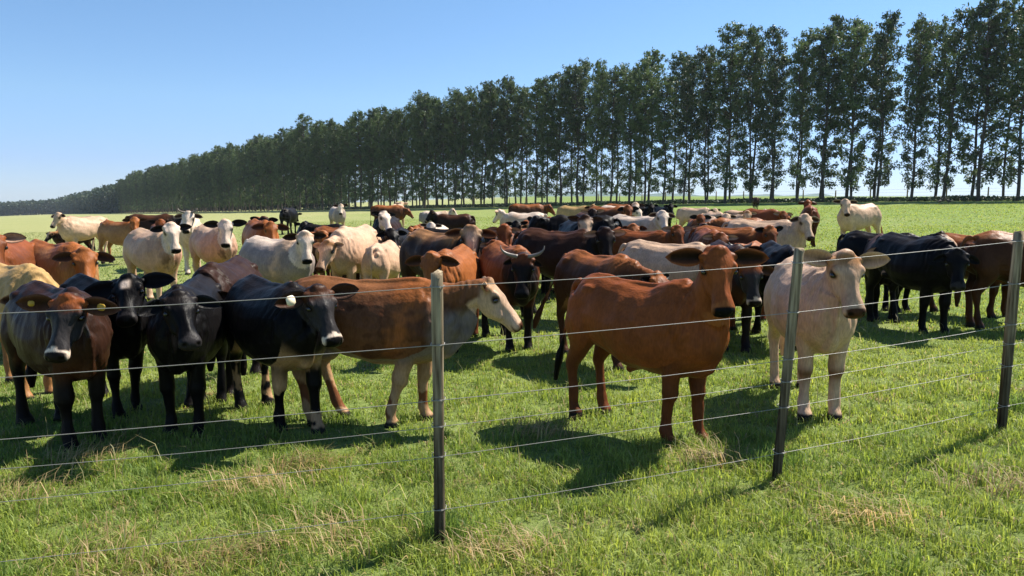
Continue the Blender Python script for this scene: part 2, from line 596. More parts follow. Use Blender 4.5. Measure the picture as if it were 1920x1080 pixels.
def build_grass():
    bands = [(1.9, 5.0, 6800, 1.0, 0.0060), (5.0, 8.5, 3600, 1.0, 0.0080), (8.5, 15, 1100, 1.0, 0.013), (15, 30, 230, 0.95, 0.026), (30, 65, 34, 0.9, 0.06)]
    XS, YS, HS, WS, LS, AS, CS = [], [], [], [], [], [], []
    for y0, y1, dens, hs, w in bands:
        hw = 0.78
        area = hw * (y1 ** 2 - y0 ** 2) + 2 * 0.6 * (y1 - y0)
        n = int(area * dens)
        y = np.sqrt(rng.uniform(y0 ** 2, y1 ** 2, n))
        x = rng.uniform(-1, 1, n) * (hw * y + 0.6)
        # tussocks pull blades together
        cl = hnoise(x, y, 0.55, 3)
        keep = rng.uniform(0, 1, n) < np.clip(0.72 + 0.5 * cl, 0.25, 1)
        x, y, cl = x[keep], y[keep], cl[keep]
        n = len(x)
        big = hnoise(x, y, 2.6, 5)
        near = np.clip((7.5 - y) / 4, 0, 1)
        h = (0.043 + 0.026 * near) * hs * (1 + 0.55 * cl + 0.28 * big) * rng.uniform(0.55, 1.45, n)
        h = np.maximum(h, 0.022)
        ww = w * rng.uniform(0.6, 1.3, n)
        lean = np.abs(rng.normal(0.6, 0.38, n))
        az = rng.uniform(0, 2 * math.pi, n) + 0.9 * hnoise(x, y, 0.9, 9)
        # colour: deep green -> yellow green -> straw
        t = np.clip(0.5 + 0.33 * hnoise(x, y, 1.7, 11) + 0.085 * x / (0.25 * y + 1) + rng.normal(0, 0.20, n), 0, 1)[:, None]
        c = (1 - t) * np.array([0.115, 0.200, 0.038]) + t * np.array([0.36, 0.41, 0.09])
        dry = hnoise(x, y, 0.8, 21, 4) + 0.35 * hnoise(x, y, 4.5, 25) - 0.10 * np.clip(-x / (0.3 * y + 1), -1, 1.5) * -1
        pd = np.clip(0.055 + 0.85 * np.clip(dry - 0.52, 0, 1) * 1.5, 0, 0.85)
        isd = (rng.uniform(0, 1, n) < pd)[:, None]
        straw = np.array([0.42, 0.33, 0.16]) * rng.uniform(0.55, 1.15, (n, 1))
        c = np.where(isd, straw, c * rng.uniform(0.7, 1.25, (n, 1)))
        # dry far-left sward
        dl = np.clip((-x - 6) / 22, 0, 0.6)[:, None]
        c = c * (1 - dl) + np.array([0.33, 0.34, 0.15]) * dl
        lean = np.where(isd[:, 0], lean + 0.55, lean)
        XS.append(x); YS.append(y); HS.append(h); WS.append(ww); LS.append(np.minimum(lean, 1.3)); AS.append(az); CS.append(c)
    # tall thin seed stalks
    n = 800
    y = np.sqrt(rng.uniform(2.2 ** 2, 12 ** 2, n))
    x = rng.uniform(-1, 1, n) * (0.78 * y + 0.5)
    XS.append(x); YS.append(y); HS.append(rng.uniform(0.12, 0.26, n)); WS.append(np.full(n, 0.004) + 0.0005 * y)
    LS.append(np.abs(rng.normal(0.6, 0.35, n)).clip(0, 1.25)); AS.append(rng.uniform(0, 6.28, n))
    CS.append(np.array([0.38, 0.36, 0.17]) * rng.uniform(0.6, 1.2, (n, 1)))
    # flattened straw wisps lying on the sward (matted dry tufts)
    spots = [(495, 905, .16), (625, 1005, .22), (205, 1035, .18), (1010, 815, .16), (960, 1045, .15), (1640, 1000, .15), (1870, 950, .18), (10, 915, .2), (420, 1040, .12), (1330, 880, .14), (150, 850, .2), (560, 870, .12)]
    for px, py, rr in spots:
        k = (CAM_Z) / (math.tan(math.atan((py - 540) / 1400) + PITCH))
        cx = (px - 960) / 1400 * (k * math.cos(PITCH) + CAM_Z * math.sin(PITCH))
        m = 130
        a = rng.normal(0, rr, m); b2 = rng.normal(0, rr * .6, m)
        XS.append(cx + a); YS.append(k + b2); HS.append(rng.uniform(0.08, 0.2, m)); WS.append(np.full(m, 0.0055))
        LS.append(rng.uniform(0.8, 1.3, m)); AS.append(rng.normal(rng.uniform(0, 3.1), 0.8, m))
        CS.append(np.array([0.50, 0.37, 0.18]) * rng.uniform(0.55, 1.15, (m, 1)))
    # ranker tufts round the post feet, out of reach of the herd
    for cx, cy in ((-0.36, 3.62), (1.63, 4.42), (3.66, 5.3), (-2.43, 3.2)):
        m = 420
        XS.append(cx + rng.normal(0, .085, m)); YS.append(cy + rng.normal(0, .07, m)); HS.append(rng.uniform(0.06, 0.17, m)); WS.append(np.full(m, 0.006))
        LS.append(np.abs(rng.normal(0.5, .3, m)).clip(0, 1.2)); AS.append(rng.uniform(0, 6.28, m))
        CS.append(np.array([0.13, 0.20, 0.045]) * rng.uniform(0.6, 1.5, (m, 1)))
    X = np.concatenate(XS); Y = np.concatenate(YS)
    me = blade_mesh('grass', X, Y, np.concatenate(HS), np.concatenate(WS), np.concatenate(LS), np.concatenate(AS), np.vstack(CS), M_BLADE)
    o = link('grass', me)
    tag(o, 'lush green pasture grass with matted straw coloured tufts', 'grass', kind='stuff')
    print('blades', len(X))
build_grass()

# ------------------------------------------------------------------ eucalyptus rows
def tree_variant(k):
    r = np.random.default_rng(100 + k)
    H = 20.0
    bend = r.uniform(-0.5, 0.5, 2)
    def axis(z):
        t = z / H
        return np.array([bend[0] * t * t + 0.12 * math.sin(z * 0.5 + k), bend[1] * t * t + 0.12 * math.cos(z * 0.43 + k), z])
    rows = []
    for z in [-.2, 0.3, 1.5, 4, 7, 10, 13, 16, 18.5, 19.6]:
        p = axis(z)
        rad = 0.165 * (1 - z / 21.5) ** 0.8 + (0.05 if z < 0.2 else 0)
        rows.append((*p, rad, rad))
    parts = [tube(rows, (0, 1, 0), 8, 2)]
    C = []   # leaf clump centres with radius
    z = 1.6
    while z < 19.4:
        t = z / H
        # branch reach : sparse low, wide middle, conical top
        reach = (1.5 + 1.0 * r.random()) * (0.75 + 0.45 * math.sin(min(t * 2.6, 2.2))) * (1 - max(0, (t - 0.76) / 0.25) ** 2.0 * 0.78)
        reach *= (0.72 if t < 0.3 else 0.76)
        nb = 3 if t > 0.4 else 2
        for b in range(nb):
            if t < 0.38 and r.random() < 0.08:
                continue
            a = r.uniform(0, 6.283)
            L = reach * r.uniform(0.6, 1.2)
            p0 = axis(z)
            rise = L * r.uniform(0.25, 0.75)
            p1 = p0 + np.array([math.cos(a) * L * .6, math.sin(a) * L * .6, rise * .7])
            p2 = p0 + np.array([math.cos(a) * L, math.sin(a) * L, rise])
            parts.append(tube([(*p0, .05, .05), (*p1, .03, .03), (*p2, .012, .012)], (math.sin(a), -math.cos(a), 0.1), 4, 1))
            for s in ((0.55, 1.0) if t > 0.35 else (0.75, 1.0)):
                q = p0 + (p2 - p0) * s
                C.append((*q, (0.46 if t > .35 else .46) * r.uniform(0.75, 1.3) * (1 - 0.35 * max(0, (t - .8) / .2))))
        z += (0.36 if t > 0.4 else 0.50) * r.uniform(0.7, 1.3)
    C.append((*axis(19.8), 0.45))
    C = np.array(C)
    # leaves
    n_each = 30
    P = np.repeat(C, n_each, 0)
    d = r.normal(size=(len(P), 3))
    d /= np.linalg.norm(d, axis=1)[:, None]
    rad = P[:, 3:4] * r.uniform(0.25, 1.15, (len(P), 1))
    pos = P[:, :3] + d * rad * np.array([1, 1, 0.85])
    pos[:, 2] -= r.uniform(0, 0.25, len(P))
    s = r.uniform(0.10, 0.22, (len(P), 1))
    u = r.normal(size=(len(P), 3)); u[:, 2] -= 0.9
    u /= np.linalg.norm(u, axis=1)[:, None]
    w = np.cross(u, r.normal(size=(len(P), 3)))
    w /= np.linalg.norm(w, axis=1)[:, None]
    V = np.stack([pos - u * s, pos + w * s * .42, pos + u * s, pos - w * s * .42], 1).reshape(-1, 3)
    q = np.arange(len(V)).reshape(-1, 4)
    leaf = mesh_np('crown', V, q, mats=[M_LEAF])
    tv, tq, tt = merge(parts)
    trunk = mesh_np('trunk', tv, tq, tt, mats=[M_BARK], smooth=True)
    return leaf, trunk


def build_trees():
    var = [tree_variant(k) for k in range(7)]
    # row line, measured along the plantation edge (near right end -> far left end)
    way = np.array([(64.5, 56), (55.6, 66), (49.0, 75), (25.5, 96), (-3, 124), (-31, 160), (-70, 212), (-144, 318), (-235, 450)], float)
    seg = np.linalg.norm(np.diff(way, axis=0), axis=1)
    cum = np.concatenate([[0], np.cumsum(seg)])
    def at(s):
        return np.interp(s, cum, way[:, 0]), np.interp(s, cum, way[:, 1])
    r = np.random.default_rng(5)
    count = 0
    s = 0.0
    i = 0
    protos = {}
    edge = [0, 0]
    while s < cum[-1] - 2 and count < 292:
        x, y = at(s)
        x2, y2 = at(s + 1)
        tx, ty = x2 - x, y2 - y
        nrm = math.hypot(tx, ty)
        nx, ny = ty / nrm, -tx / nrm      # away from the paddock (to the right of travel)
        if ny < 0:
            nx, ny = -nx, -ny
        for row in range(2):
            off = row * 3.2
            jx, jy = r.normal(0, 0.25, 2)
            X = x + nx * off + jx + (0 if row == 0 else tx * 1.3)
            Y = y + ny * off + jy + (0 if row == 0 else ty * 1.3)
            k = r.integers(0, len(var))
            e = bpy.data.objects.new('eucalyptus_tree', None)
            COL.objects.link(e)
            e.location = (X, Y, float(gz(X, Y)) - 0.05)
            e.rotation_euler = (r.normal(0, 0.008), r.normal(0, 0.008), r.uniform(0, 6.283))
            hgt = 1.0 + r.normal(0, 0.06)
            if 150 < s < 153: hgt = .9
            e.scale = (hgt * r.uniform(0.8, 1.15),) * 2 + (hgt,)
            link('crown', var[k][0], e)
            link('trunk', var[k][1], e)
            where = 'front row facing the cattle' if row == 0 else 'second row behind the front trunks'
            tag(e, 'tall slender eucalyptus tree in the ' + where, 'tree', 'eucalyptus trees in the %s' % ('front row' if row == 0 else 'second row'))
            count += 1
        s += 3.0 if s < 170 else (3.6 if s < 300 else 4.6)
        i += 1
    print('trees', count, 's', s, cum[-1])
    # far end of the plantation and the far wood on the left : one uncountable mass
    VV, QQ, o = [], [], 0
    def leafcloud(x0, y0, x1, y1, n, depth, hgt, ls):
        nonlocal o
        t = r.uniform(0, 1, n)
        dd = r.uniform(0, depth, n)
        L = math.hypot(x1 - x0, y1 - y0)
        nx, ny = (y1 - y0) / L, -(x1 - x0) / L
        if ny < 0:
            nx, ny = -nx, -ny
        ck = np.round(t * L / 5.0)
        cell = np.sin(ck * 12.9898) * 43758.5
        cell = cell - np.floor(cell)
        hh = hgt * (0.82 + 0.24 * cell)
        edge = np.abs(t * L / 5.0 - ck) * 2
        zz = hh * (1 - 0.22 * edge ** 2) * r.uniform(0.0, 1, n) ** 0.75
        X = x0 + (x1 - x0) * t + nx * dd + r.normal(0, .6, n)
        Y = y0 + (y1 - y0) * t + ny * dd + r.normal(0, .6, n)
        P = np.stack([X, Y, gz(X, Y) + zz], -1)
        u = r.normal(size=(n, 3)); u /= np.linalg.norm(u, axis=1)[:, None]
        w = np.cross(u, r.normal(size=(n, 3))); w /= np.linalg.norm(w, axis=1)[:, None]
        s_ = ls * r.uniform(0.6, 1.3, (n, 1))
        V = np.stack([P - u * s_, P + w * s_ * .7, P + u * s_, P - w * s_ * .7], 1).reshape(-1, 3)
        VV.append(V); QQ.append(np.arange(len(V)).reshape(-1, 4) + o)
        o += len(V)
    x0, y0 = at(s)
    leafcloud(x0, y0, -330, 590, 26000, 12, 19, 0.9)
    leafcloud(-330, 590, -520, 860, 26000, 20, 19, 1.1)
    leafcloud(-470, 900, -1100, 820, 70000, 30, 18, 1.3)
    leafcloud(-55, 215, -135, 330, 24000, 10, 11, 0.5)
    leafcloud(-135, 330, -300, 580, 24000, 14, 14, 0.8)
    wood0, VV0, QQ0 = None, VV, QQ
    VV, QQ, o = [], [], 0
    sp = 0.0
    while sp < 175:
        a, b_ = at(sp), at(sp + 12)
        leafcloud(a[0], a[1], b_[0], b_[1], 3200, 6.5, 0.5, 0.14)
        sp += 12
    ug = link('undergrowth', mesh_np('undergrowth', np.vstack(VV), np.vstack(QQ), mats=[M_FARLEAF]))
    tag(ug, 'dark weedy strip growing under the eucalyptus rows', 'undergrowth', kind='stuff')
    VV, QQ = VV0, QQ0
    wood = link('distant_woodland', mesh_np('distant_woodland', np.vstack(VV), np.vstack(QQ), mats=[M_FARLEAF]))
    tag(wood, 'far dark woodland closing off the paddock at left', 'woodland', kind='stuff')
build_trees()


def build_far_fence():
    root = bpy.data.objects.new('boundary_fence', None)
    COL.objects.link(root)
    pts = [(72, 74), (58, 86), (43, 99), (28, 113), (12, 128), (-5, 146)]
    pts = np.array(pts, float)
    seg = np.linalg.norm(np.diff(pts, axis=0), axis=1)
    cum = np.concatenate([[0], np.cumsum(seg)])
    root.location = (pts[0, 0], pts[0, 1], float(gz(*pts[0])))
    r = np.random.default_rng(3)
    s = 0
    prev = []
    V, q, t = tube([(0, 0, -.2, .09, .09), (0, 0, .8, .085, .085), (0, 0, 1.5, .08, .08)], (0, 1, 0), 7, 1)
    me = mesh_np('fence_post', V, q, t, mats=[M_WOOD])
    while s < cum[-1]:
        x, y = np.interp(s, cum, pts[:, 0]), np.interp(s, cum, pts[:, 1])
        p = link('fence_post', me, root, (x - root.location.x, y - root.location.y, float(gz(x, y)) - root.location.z))
        p.scale = (1, 1, r.uniform(.85, 1.15))
        prev.append(np.array(p.location))
        s += 4.3
    for h in (0.55, 0.95, 1.3):
        rows = [(*(a + np.array([0, 0, h])), .008, .008) for a in prev]
        V, q, t = tube(rows, (0, 0, 1), 4, 1)
        link('wire', mesh_np('wire', V, q, t, mats=[M_WIRE]), root)
    tag(root, 'distant post and wire fence behind the eucalyptus rows', 'fence')
build_far_fence()

# ------------------------------------------------------------------ near wire fence
def ray_ground(px, py):
    """ground point under a photo pixel (used only to measure where the posts stand)"""
    y = 5.0
    for _ in range(30):
        v = math.atan((py - 540) / 1400) + PITCH
        depthx = (px - 960) / 1400
        z = float(gz(depthx * y, y))
        y = (CAM_Z - z) / math.tan(v)
    dep = y * math.cos(PITCH) + (CAM_Z - z) * math.sin(PITCH)
    return depthx * dep, y


def build_fence():
    root = bpy.data.objects.new('wire_fence', None)
    COL.objects.link(root)
    P = [ray_ground(825, 1018), ray_ground(1455, 904), ray_ground(1877, 810)]
    P = [np.array(p) for p in P]
    left = [P[0] + np.array([-4.15, -0.75]), P[0] + np.array([-2.07, -0.42])]
    right = [P[2] + (P[2] - P[1]) * k for k in (1.0, 2.0)]
    allp = left + P + right
    wires_h = [1.285, 1.005, 0.735, 0.605, 0.455, 0.185]
    root.location = (P[0][0], P[0][1], float(gz(*P[0])))
    ro = np.array(root.location)
    r = np.random.default_rng(12)
    tops = []
    for i, p in enumerate(allp):
        base = np.array([p[0], p[1], float(gz(*p))]) - ro
        lean = {3: (0.072, 0.0), 4: (0.022, 0.02)}.get(i, (0.0, 0.01))
        hw = 0.027 if i != 3 else 0.026
        hgt = 1.345 if i != 3 else 1.36
        tops.append((base, lean, hgt))
        # squared, slightly irregular split post
        n = 8
        zs = np.linspace(-0.25, hgt, 14)
        ring = []
        for z in zs:
            k = 1 + 0.05 * math.sin(z * 5 + i) + r.normal(0, 0.012)
            for a in range(n):
                ang = a * 2 * math.pi / n + math.pi / 8 + 0.3
                c, s_ = math.cos(ang), math.sin(ang)
                m = (abs(c) ** 5 + abs(s_) ** 5) ** (-1 / 5)
                ring.append((c * m * hw * k + lean[0] * z / 1.35, s_ * m * hw * k + lean[1] * z / 1.35, z + (r.normal(0, .008) if z == zs[-1] else 0)))
        V = np.array(ring)
        idx = np.arange(len(V)).reshape(len(zs), n)
        q = np.stack([idx[:-1], np.roll(idx[:-1], -1, 1), np.roll(idx[1:], -1, 1), idx[1:]], -1).reshape(-1, 4)
        V = np.vstack([V, V[idx[-1]].mean(0) + np.array([0, 0, 0.004])])
        tt = np.stack([idx[-1], np.roll(idx[-1], -1), np.full(n, len(V) - 1)], -1)
        link('fence_post', mesh_np('fence_post', V, q, tt, mats=[M_WOOD]), root, base)
        # staples / tie loops where the wires cross
        for j, h in enumerate(wires_h):
            ls = []
            for a in np.linspace(0, 2 * math.pi, 13):
                c, s_ = math.cos(a), math.sin(a)
                m = (abs(c) ** 5 + abs(s_) ** 5) ** (-1 / 5) * (hw + 0.005)
                ls.append((c * m + lean[0] * h / 1.35, s_ * m + lean[1] * h / 1.35, h + 0.004 * math.sin(a), .0022, .0022))
            V, q, t = tube(ls, (0, 0, 1), 5, 1)
            link('tie_wire', mesh_np('tie_wire', V, q, t, mats=[M_WIRE]), root, base)
    for j, h in enumerate(wires_h):
        rows = []
        for i, (b, ln, hg) in enumerate(tops):
            hh = h
            pt = b + np.array([ln[0] * h / 1.35, ln[1] * h / 1.35 - 0.034, hh])
            if i:
                a = rows[-1][:3]
                for f in (0.25, 0.5, 0.75):
                    sag = 0.007 * (1 - (2 * f - 1) ** 2) * (1 + 0.6 * math.sin(j * 2.1 + i))
                    m = np.array(a) * (1 - f) + pt * f
                    rows.append((m[0], m[1], m[2] - sag, .0018, .0018))
            rows.append((*pt, .0018, .0018))
        if j > 2:
            rows = [(a_, b_, c_, .0015, .0015) for a_, b_, c_, _, _ in rows]
        V, q, t = tube(rows, (0, 0, 1), 6, 4)
        link('wire', mesh_np('wire', V, q, t, mats=[M_WIRE], smooth=True), root)
    tag(root, 'weathered wooden post fence strung with six thin plain wires', 'fence')
build_fence()

# ------------------------------------------------------------------ cattle
# colours (linear albedo)
K = dict(
    black=(0.0035, 0.003, 0.0032), soot=(0.010, 0.007, 0.006), dkbrown=(0.028, 0.012, 0.007), brown=(0.062, 0.024, 0.011),
    redbrown=(0.125, 0.038, 0.013), red=(0.215, 0.060, 0.016), orange=(0.27, 0.088, 0.025), tan=(0.30, 0.145, 0.058),
    buff=(0.37, 0.22, 0.115), cream=(0.52, 0.345, 0.225), white=(0.62, 0.485, 0.375), grey=(0.25, 0.20, 0.175), pink=(0.44, 0.255, 0.165),
    sand=(0.50, 0.315, 0.20), umber=(0.135, 0.056, 0.026), rust=(0.20, 0.080, 0.030), taupe=(0.17, 0.135, 0.11),
    dkgrey=(0.026, 0.023, 0.023), hoof=(0.02, 0.017, 0.014), yellow=(0.42, 0.26, 0.10))


def kc(c):
    return np.array(K[c] if isinstance(c, str) else c, float)


# coat: base, top (back line), low (belly), leg, face, poll, muzzle (ring), nose, ear (outside), earin, extras
COATS = {
    'darkred': dict(base='dkbrown', top='dkbrown', low='brown', leg='soot', face='dkgrey', poll='red', muzzle='white', nose='soot', ear='brown', earin='brown'),
    'blackbrown': dict(base='black', top='soot', low='black', leg='black', face='black', poll='soot', muzzle='dkgrey', nose='dkgrey', ear='black', earin='black'),
    'blackstar': dict(base='black', top='black', low='black', leg='black', face='black', poll='black', star='white', muzzle='dkgrey', nose='black', ear='black', earin='black'),
    'blackwhite': dict(base='black', top='soot', low='buff', leg='black', face='dkgrey', poll='brown', muzzle='white', nose='black', ear='soot', earin='brown', legpatch='buff'),
    'brindle': dict(base='umber', top='rust', low='taupe', leg='buff', face='cream', poll='buff', muzzle='cream', nose='brown', ear='buff', earin='brown', shoulder='orange', mottle='brown', throat='taupe', legpatch='redbrown'),
    'red': dict(base='red', top='red', low='redbrown', leg='redbrown', face='red', poll='red', muzzle='orange', nose='black', ear='red', earin='dkbrown', tail='black'),
    'cream': dict(base='sand', top='cream', low='cream', leg='cream', face='sand', poll='tan', muzzle='cream', nose='brown', ear='buff', earin='pink', knee='redbrown'),
    'creamw': dict(base='cream', top='cream', low='cream', leg='cream', face='cream', poll='cream', muzzle='cream', nose='dkbrown', ear='cream', earin='brown'),
    'white': dict(base='cream', top='white', low='cream', leg='white', face='white', poll='white', muzzle='white', nose='soot', ear='cream', earin='brown'),
    'greywhite': dict(base='grey', top='white', low='grey', leg='cream', face='white', poll='cream', muzzle='white', nose='black', ear='brown', earin='dkbrown', shoulder='cream'),
    'pinkwhite': dict(base='pink', top='cream', low='buff', leg='cream', face='white', poll='white', muzzle='white', nose='black', ear='soot', earin='soot', collar='dkbrown'),
    'tan': dict(base='tan', top='orange', low='buff', leg='tan', face='orange', poll='orange', muzzle='buff', nose='dkbrown', ear='brown', earin='brown'),
    'tandark': dict(base='brown', top='orange', low='tan', leg='brown', face='redbrown', poll='orange', muzzle='buff', nose='black', ear='soot', earin='soot'),
    'yellow': dict(base='yellow', top='yellow', low='tan', leg='tan', face='tan', poll='tan', muzzle='buff', nose='brown', ear='tan', earin='brown'),
    'orangeface': dict(base='orange', top='orange', low='tan', leg='redbrown', face='orange', poll='orange', muzzle='buff', nose='soot', ear='redbrown', earin='brown'),
    'darkhead': dict(base='orange', top='orange', low='redbrown', leg='brown', face='soot', poll='black', muzzle='dkgrey', nose='black', ear='black', earin='black', neckc='soot'),
    'tanback': dict(base='dkbrown', top='tan', low='brown', leg='soot', face='black', poll='buff', muzzle='dkgrey', nose='dkgrey', ear='tan', earin='brown', star='cream', starbig=1),
    'chestnut': dict(base='redbrown', top='red', low='brown', leg='brown', face='redbrown', poll='red', muzzle='buff', nose='black', ear='brown', earin='pink'),
    'chestdark': dict(base='redbrown', top='orange', low='brown', leg='soot', face='soot', poll='redbrown', muzzle='dkgrey', nose='black', ear='brown', earin='soot', neckc='soot'),
    'seal': dict(base='dkbrown', top='brown', low='soot', leg='black', face='soot', poll='dkbrown', muzzle='buff', nose='black', ear='brown', earin='pink', neckc='black'),
    'bay': dict(base='brown', top='orange', low='redbrown', leg='brown', face='redbrown', poll='red', muzzle='buff', nose='dkbrown', ear='soot', earin='soot'),
    'whiteface': dict(base='dkbrown', top='soot', low='brown', leg='soot', face='white', poll='white', muzzle='white', nose='soot', ear='soot', earin='soot', neckc='soot'),
    'blackwf': dict(base='black', top='soot', low='black', leg='black', face='cream', poll='brown', muzzle='grey', nose='black', ear='soot', earin='brown', neckc='black'),
    'brownrump': dict(base='brown', top='orange', low='dkbrown', leg='brown', face='brown', poll='redbrown', muzzle='buff', nose='black', ear='soot', earin='soot'),
}


def head_frame(yaw, pitch, roll=0.0):
    cy, sy, cp, sp = math.cos(yaw), math.sin(yaw), math.cos(pitch), math.sin(pitch)
    ax = np.array([cp * cy, cp * sy, -sp])
    ay = np.array([-sy, cy, 0.0])
    az = np.cross(ax, ay)
    if roll:
        c, s = math.cos(roll), math.sin(roll)
        ay, az = ay * c + az * s, az * c - ay * s
    return np.stack([ax * .90, ay * 1.12, az * 1.04], 1)      # columns, scaled to a short broad head


def pose_of(s):
    rel = (s['hyaw'] - s['yaw'] + 180) % 360 - 180
    rel = R(rel)
    ny = max(-R(75), min(R(75), rel * 0.62))
    npi = R(s.get('up', 42))
    L = s.get('neck', 0.42)
    piv = np.array([0.55, 0, 1.05])
    H = piv + L * np.array([math.cos(npi) * math.cos(ny), math.cos(npi) * math.sin(ny), math.sin(npi)])
    F = head_frame(rel, R(s.get('pitch', 55)), R(s.get('roll', 0)))
    return rel, ny, npi, L, piv, H, F


def ear_geo(H, F, side, s, coat):
    """leaf shaped cupped ear ; returns V, quads, colours"""
    L = s.get('ear', 0.20) * (1 if 'ear' not in s or s['ear'] > .235 else .92)
    Wd = L * 0.255
    droop = s.get('droop', 0.12 + .22 * math.sin(s['seed'] * 1.7)) + .12 * side * math.sin(s['seed'] * 2.9)
    base = np.array([0.035, side * 0.085, -0.055])
    e = np.array([droop + 0.0, side * 1.0, 0.05 - 0.25 * droop])
    e /= np.linalg.norm(e)
    f = np.array([0.52, side * 0.10, 0.85])
    f -= e * (f @ e)
    f /= np.linalg.norm(f)
    up = np.cross(e, f)
    nu, nv = 12, 7
    us = np.linspace(0, 1, nu)
    vs = np.linspace(-1, 1, nv)
    def surf(dep, back):
        out = []
        for u in us:
            w = Wd * (0.30 + 0.95 * math.sin(math.pi * min(u, 1) ** 0.85) ** 0.8 * (1 - 0.25 * u)) * (1 if u < 0.999 else 0.05)
            if u > 0.85:
                w *= (1 - (u - 0.85) / 0.16) ** 0.6 if u < 1 else 0.05
            for v in vs:
                cup = -0.030 * (1 - v * v) * math.sin(math.pi * (0.15 + 0.8 * u)) - 0.02 * u * u
                p = base + e * (u * L) + up * (v * w) + f * (cup - dep * (1 - v * v * 0.9) * (0.4 + 0.6 * math.sin(math.pi * u)) * back)
                out.append(p)
        return np.array(out)
    A = surf(0, 0)
    B = surf(0.012, 1)
    V = np.vstack([A, B])
    idx = np.arange(nu * nv).reshape(nu, nv)
    q1 = np.stack([idx[:-1, :-1], idx[:-1, 1:], idx[1:, 1:], idx[1:, :-1]], -1).reshape(-1, 4)
    q2 = q1[:, ::-1] + nu * nv
    rim = list(idx[:, 0]) + list(idx[-1, 1:]) + list(idx[::-1, -1][1:]) + list(idx[0, ::-1][1:])
    q3 = np.array([[rim[i], rim[(i + 1) % len(rim)], rim[(i + 1) % len(rim)] + nu * nv, rim[i] + nu * nv] for i in range(len(rim) - 1)])
    vv = np.tile(np.abs(vs), nu)
    uu = np.repeat(us, nv)
    ci = kc(coat['earin'])
    co = kc(coat['ear'])
    edge = np.clip(np.maximum((vv - 0.62) * 4, (uu - 0.86) * 8), 0, 1)[:, None]
    deep = (np.clip(1 - vv * 1.5, 0, 1) * np.clip(1.15 - uu, 0, 1))[:, None]
    Ca = ci * (1 - .75 * deep) * (1 - edge) + np.minimum(co * 1.5 + .012, .75) * edge
    Cb = np.tile(co, (nu * nv, 1))
    return (H + V @ F.T), np.vstack([q1, q2, q3]), np.vstack([Ca, Cb]), (H + F @ (base + e * L * .55 + f * 0.0)), F @ e, F @ f


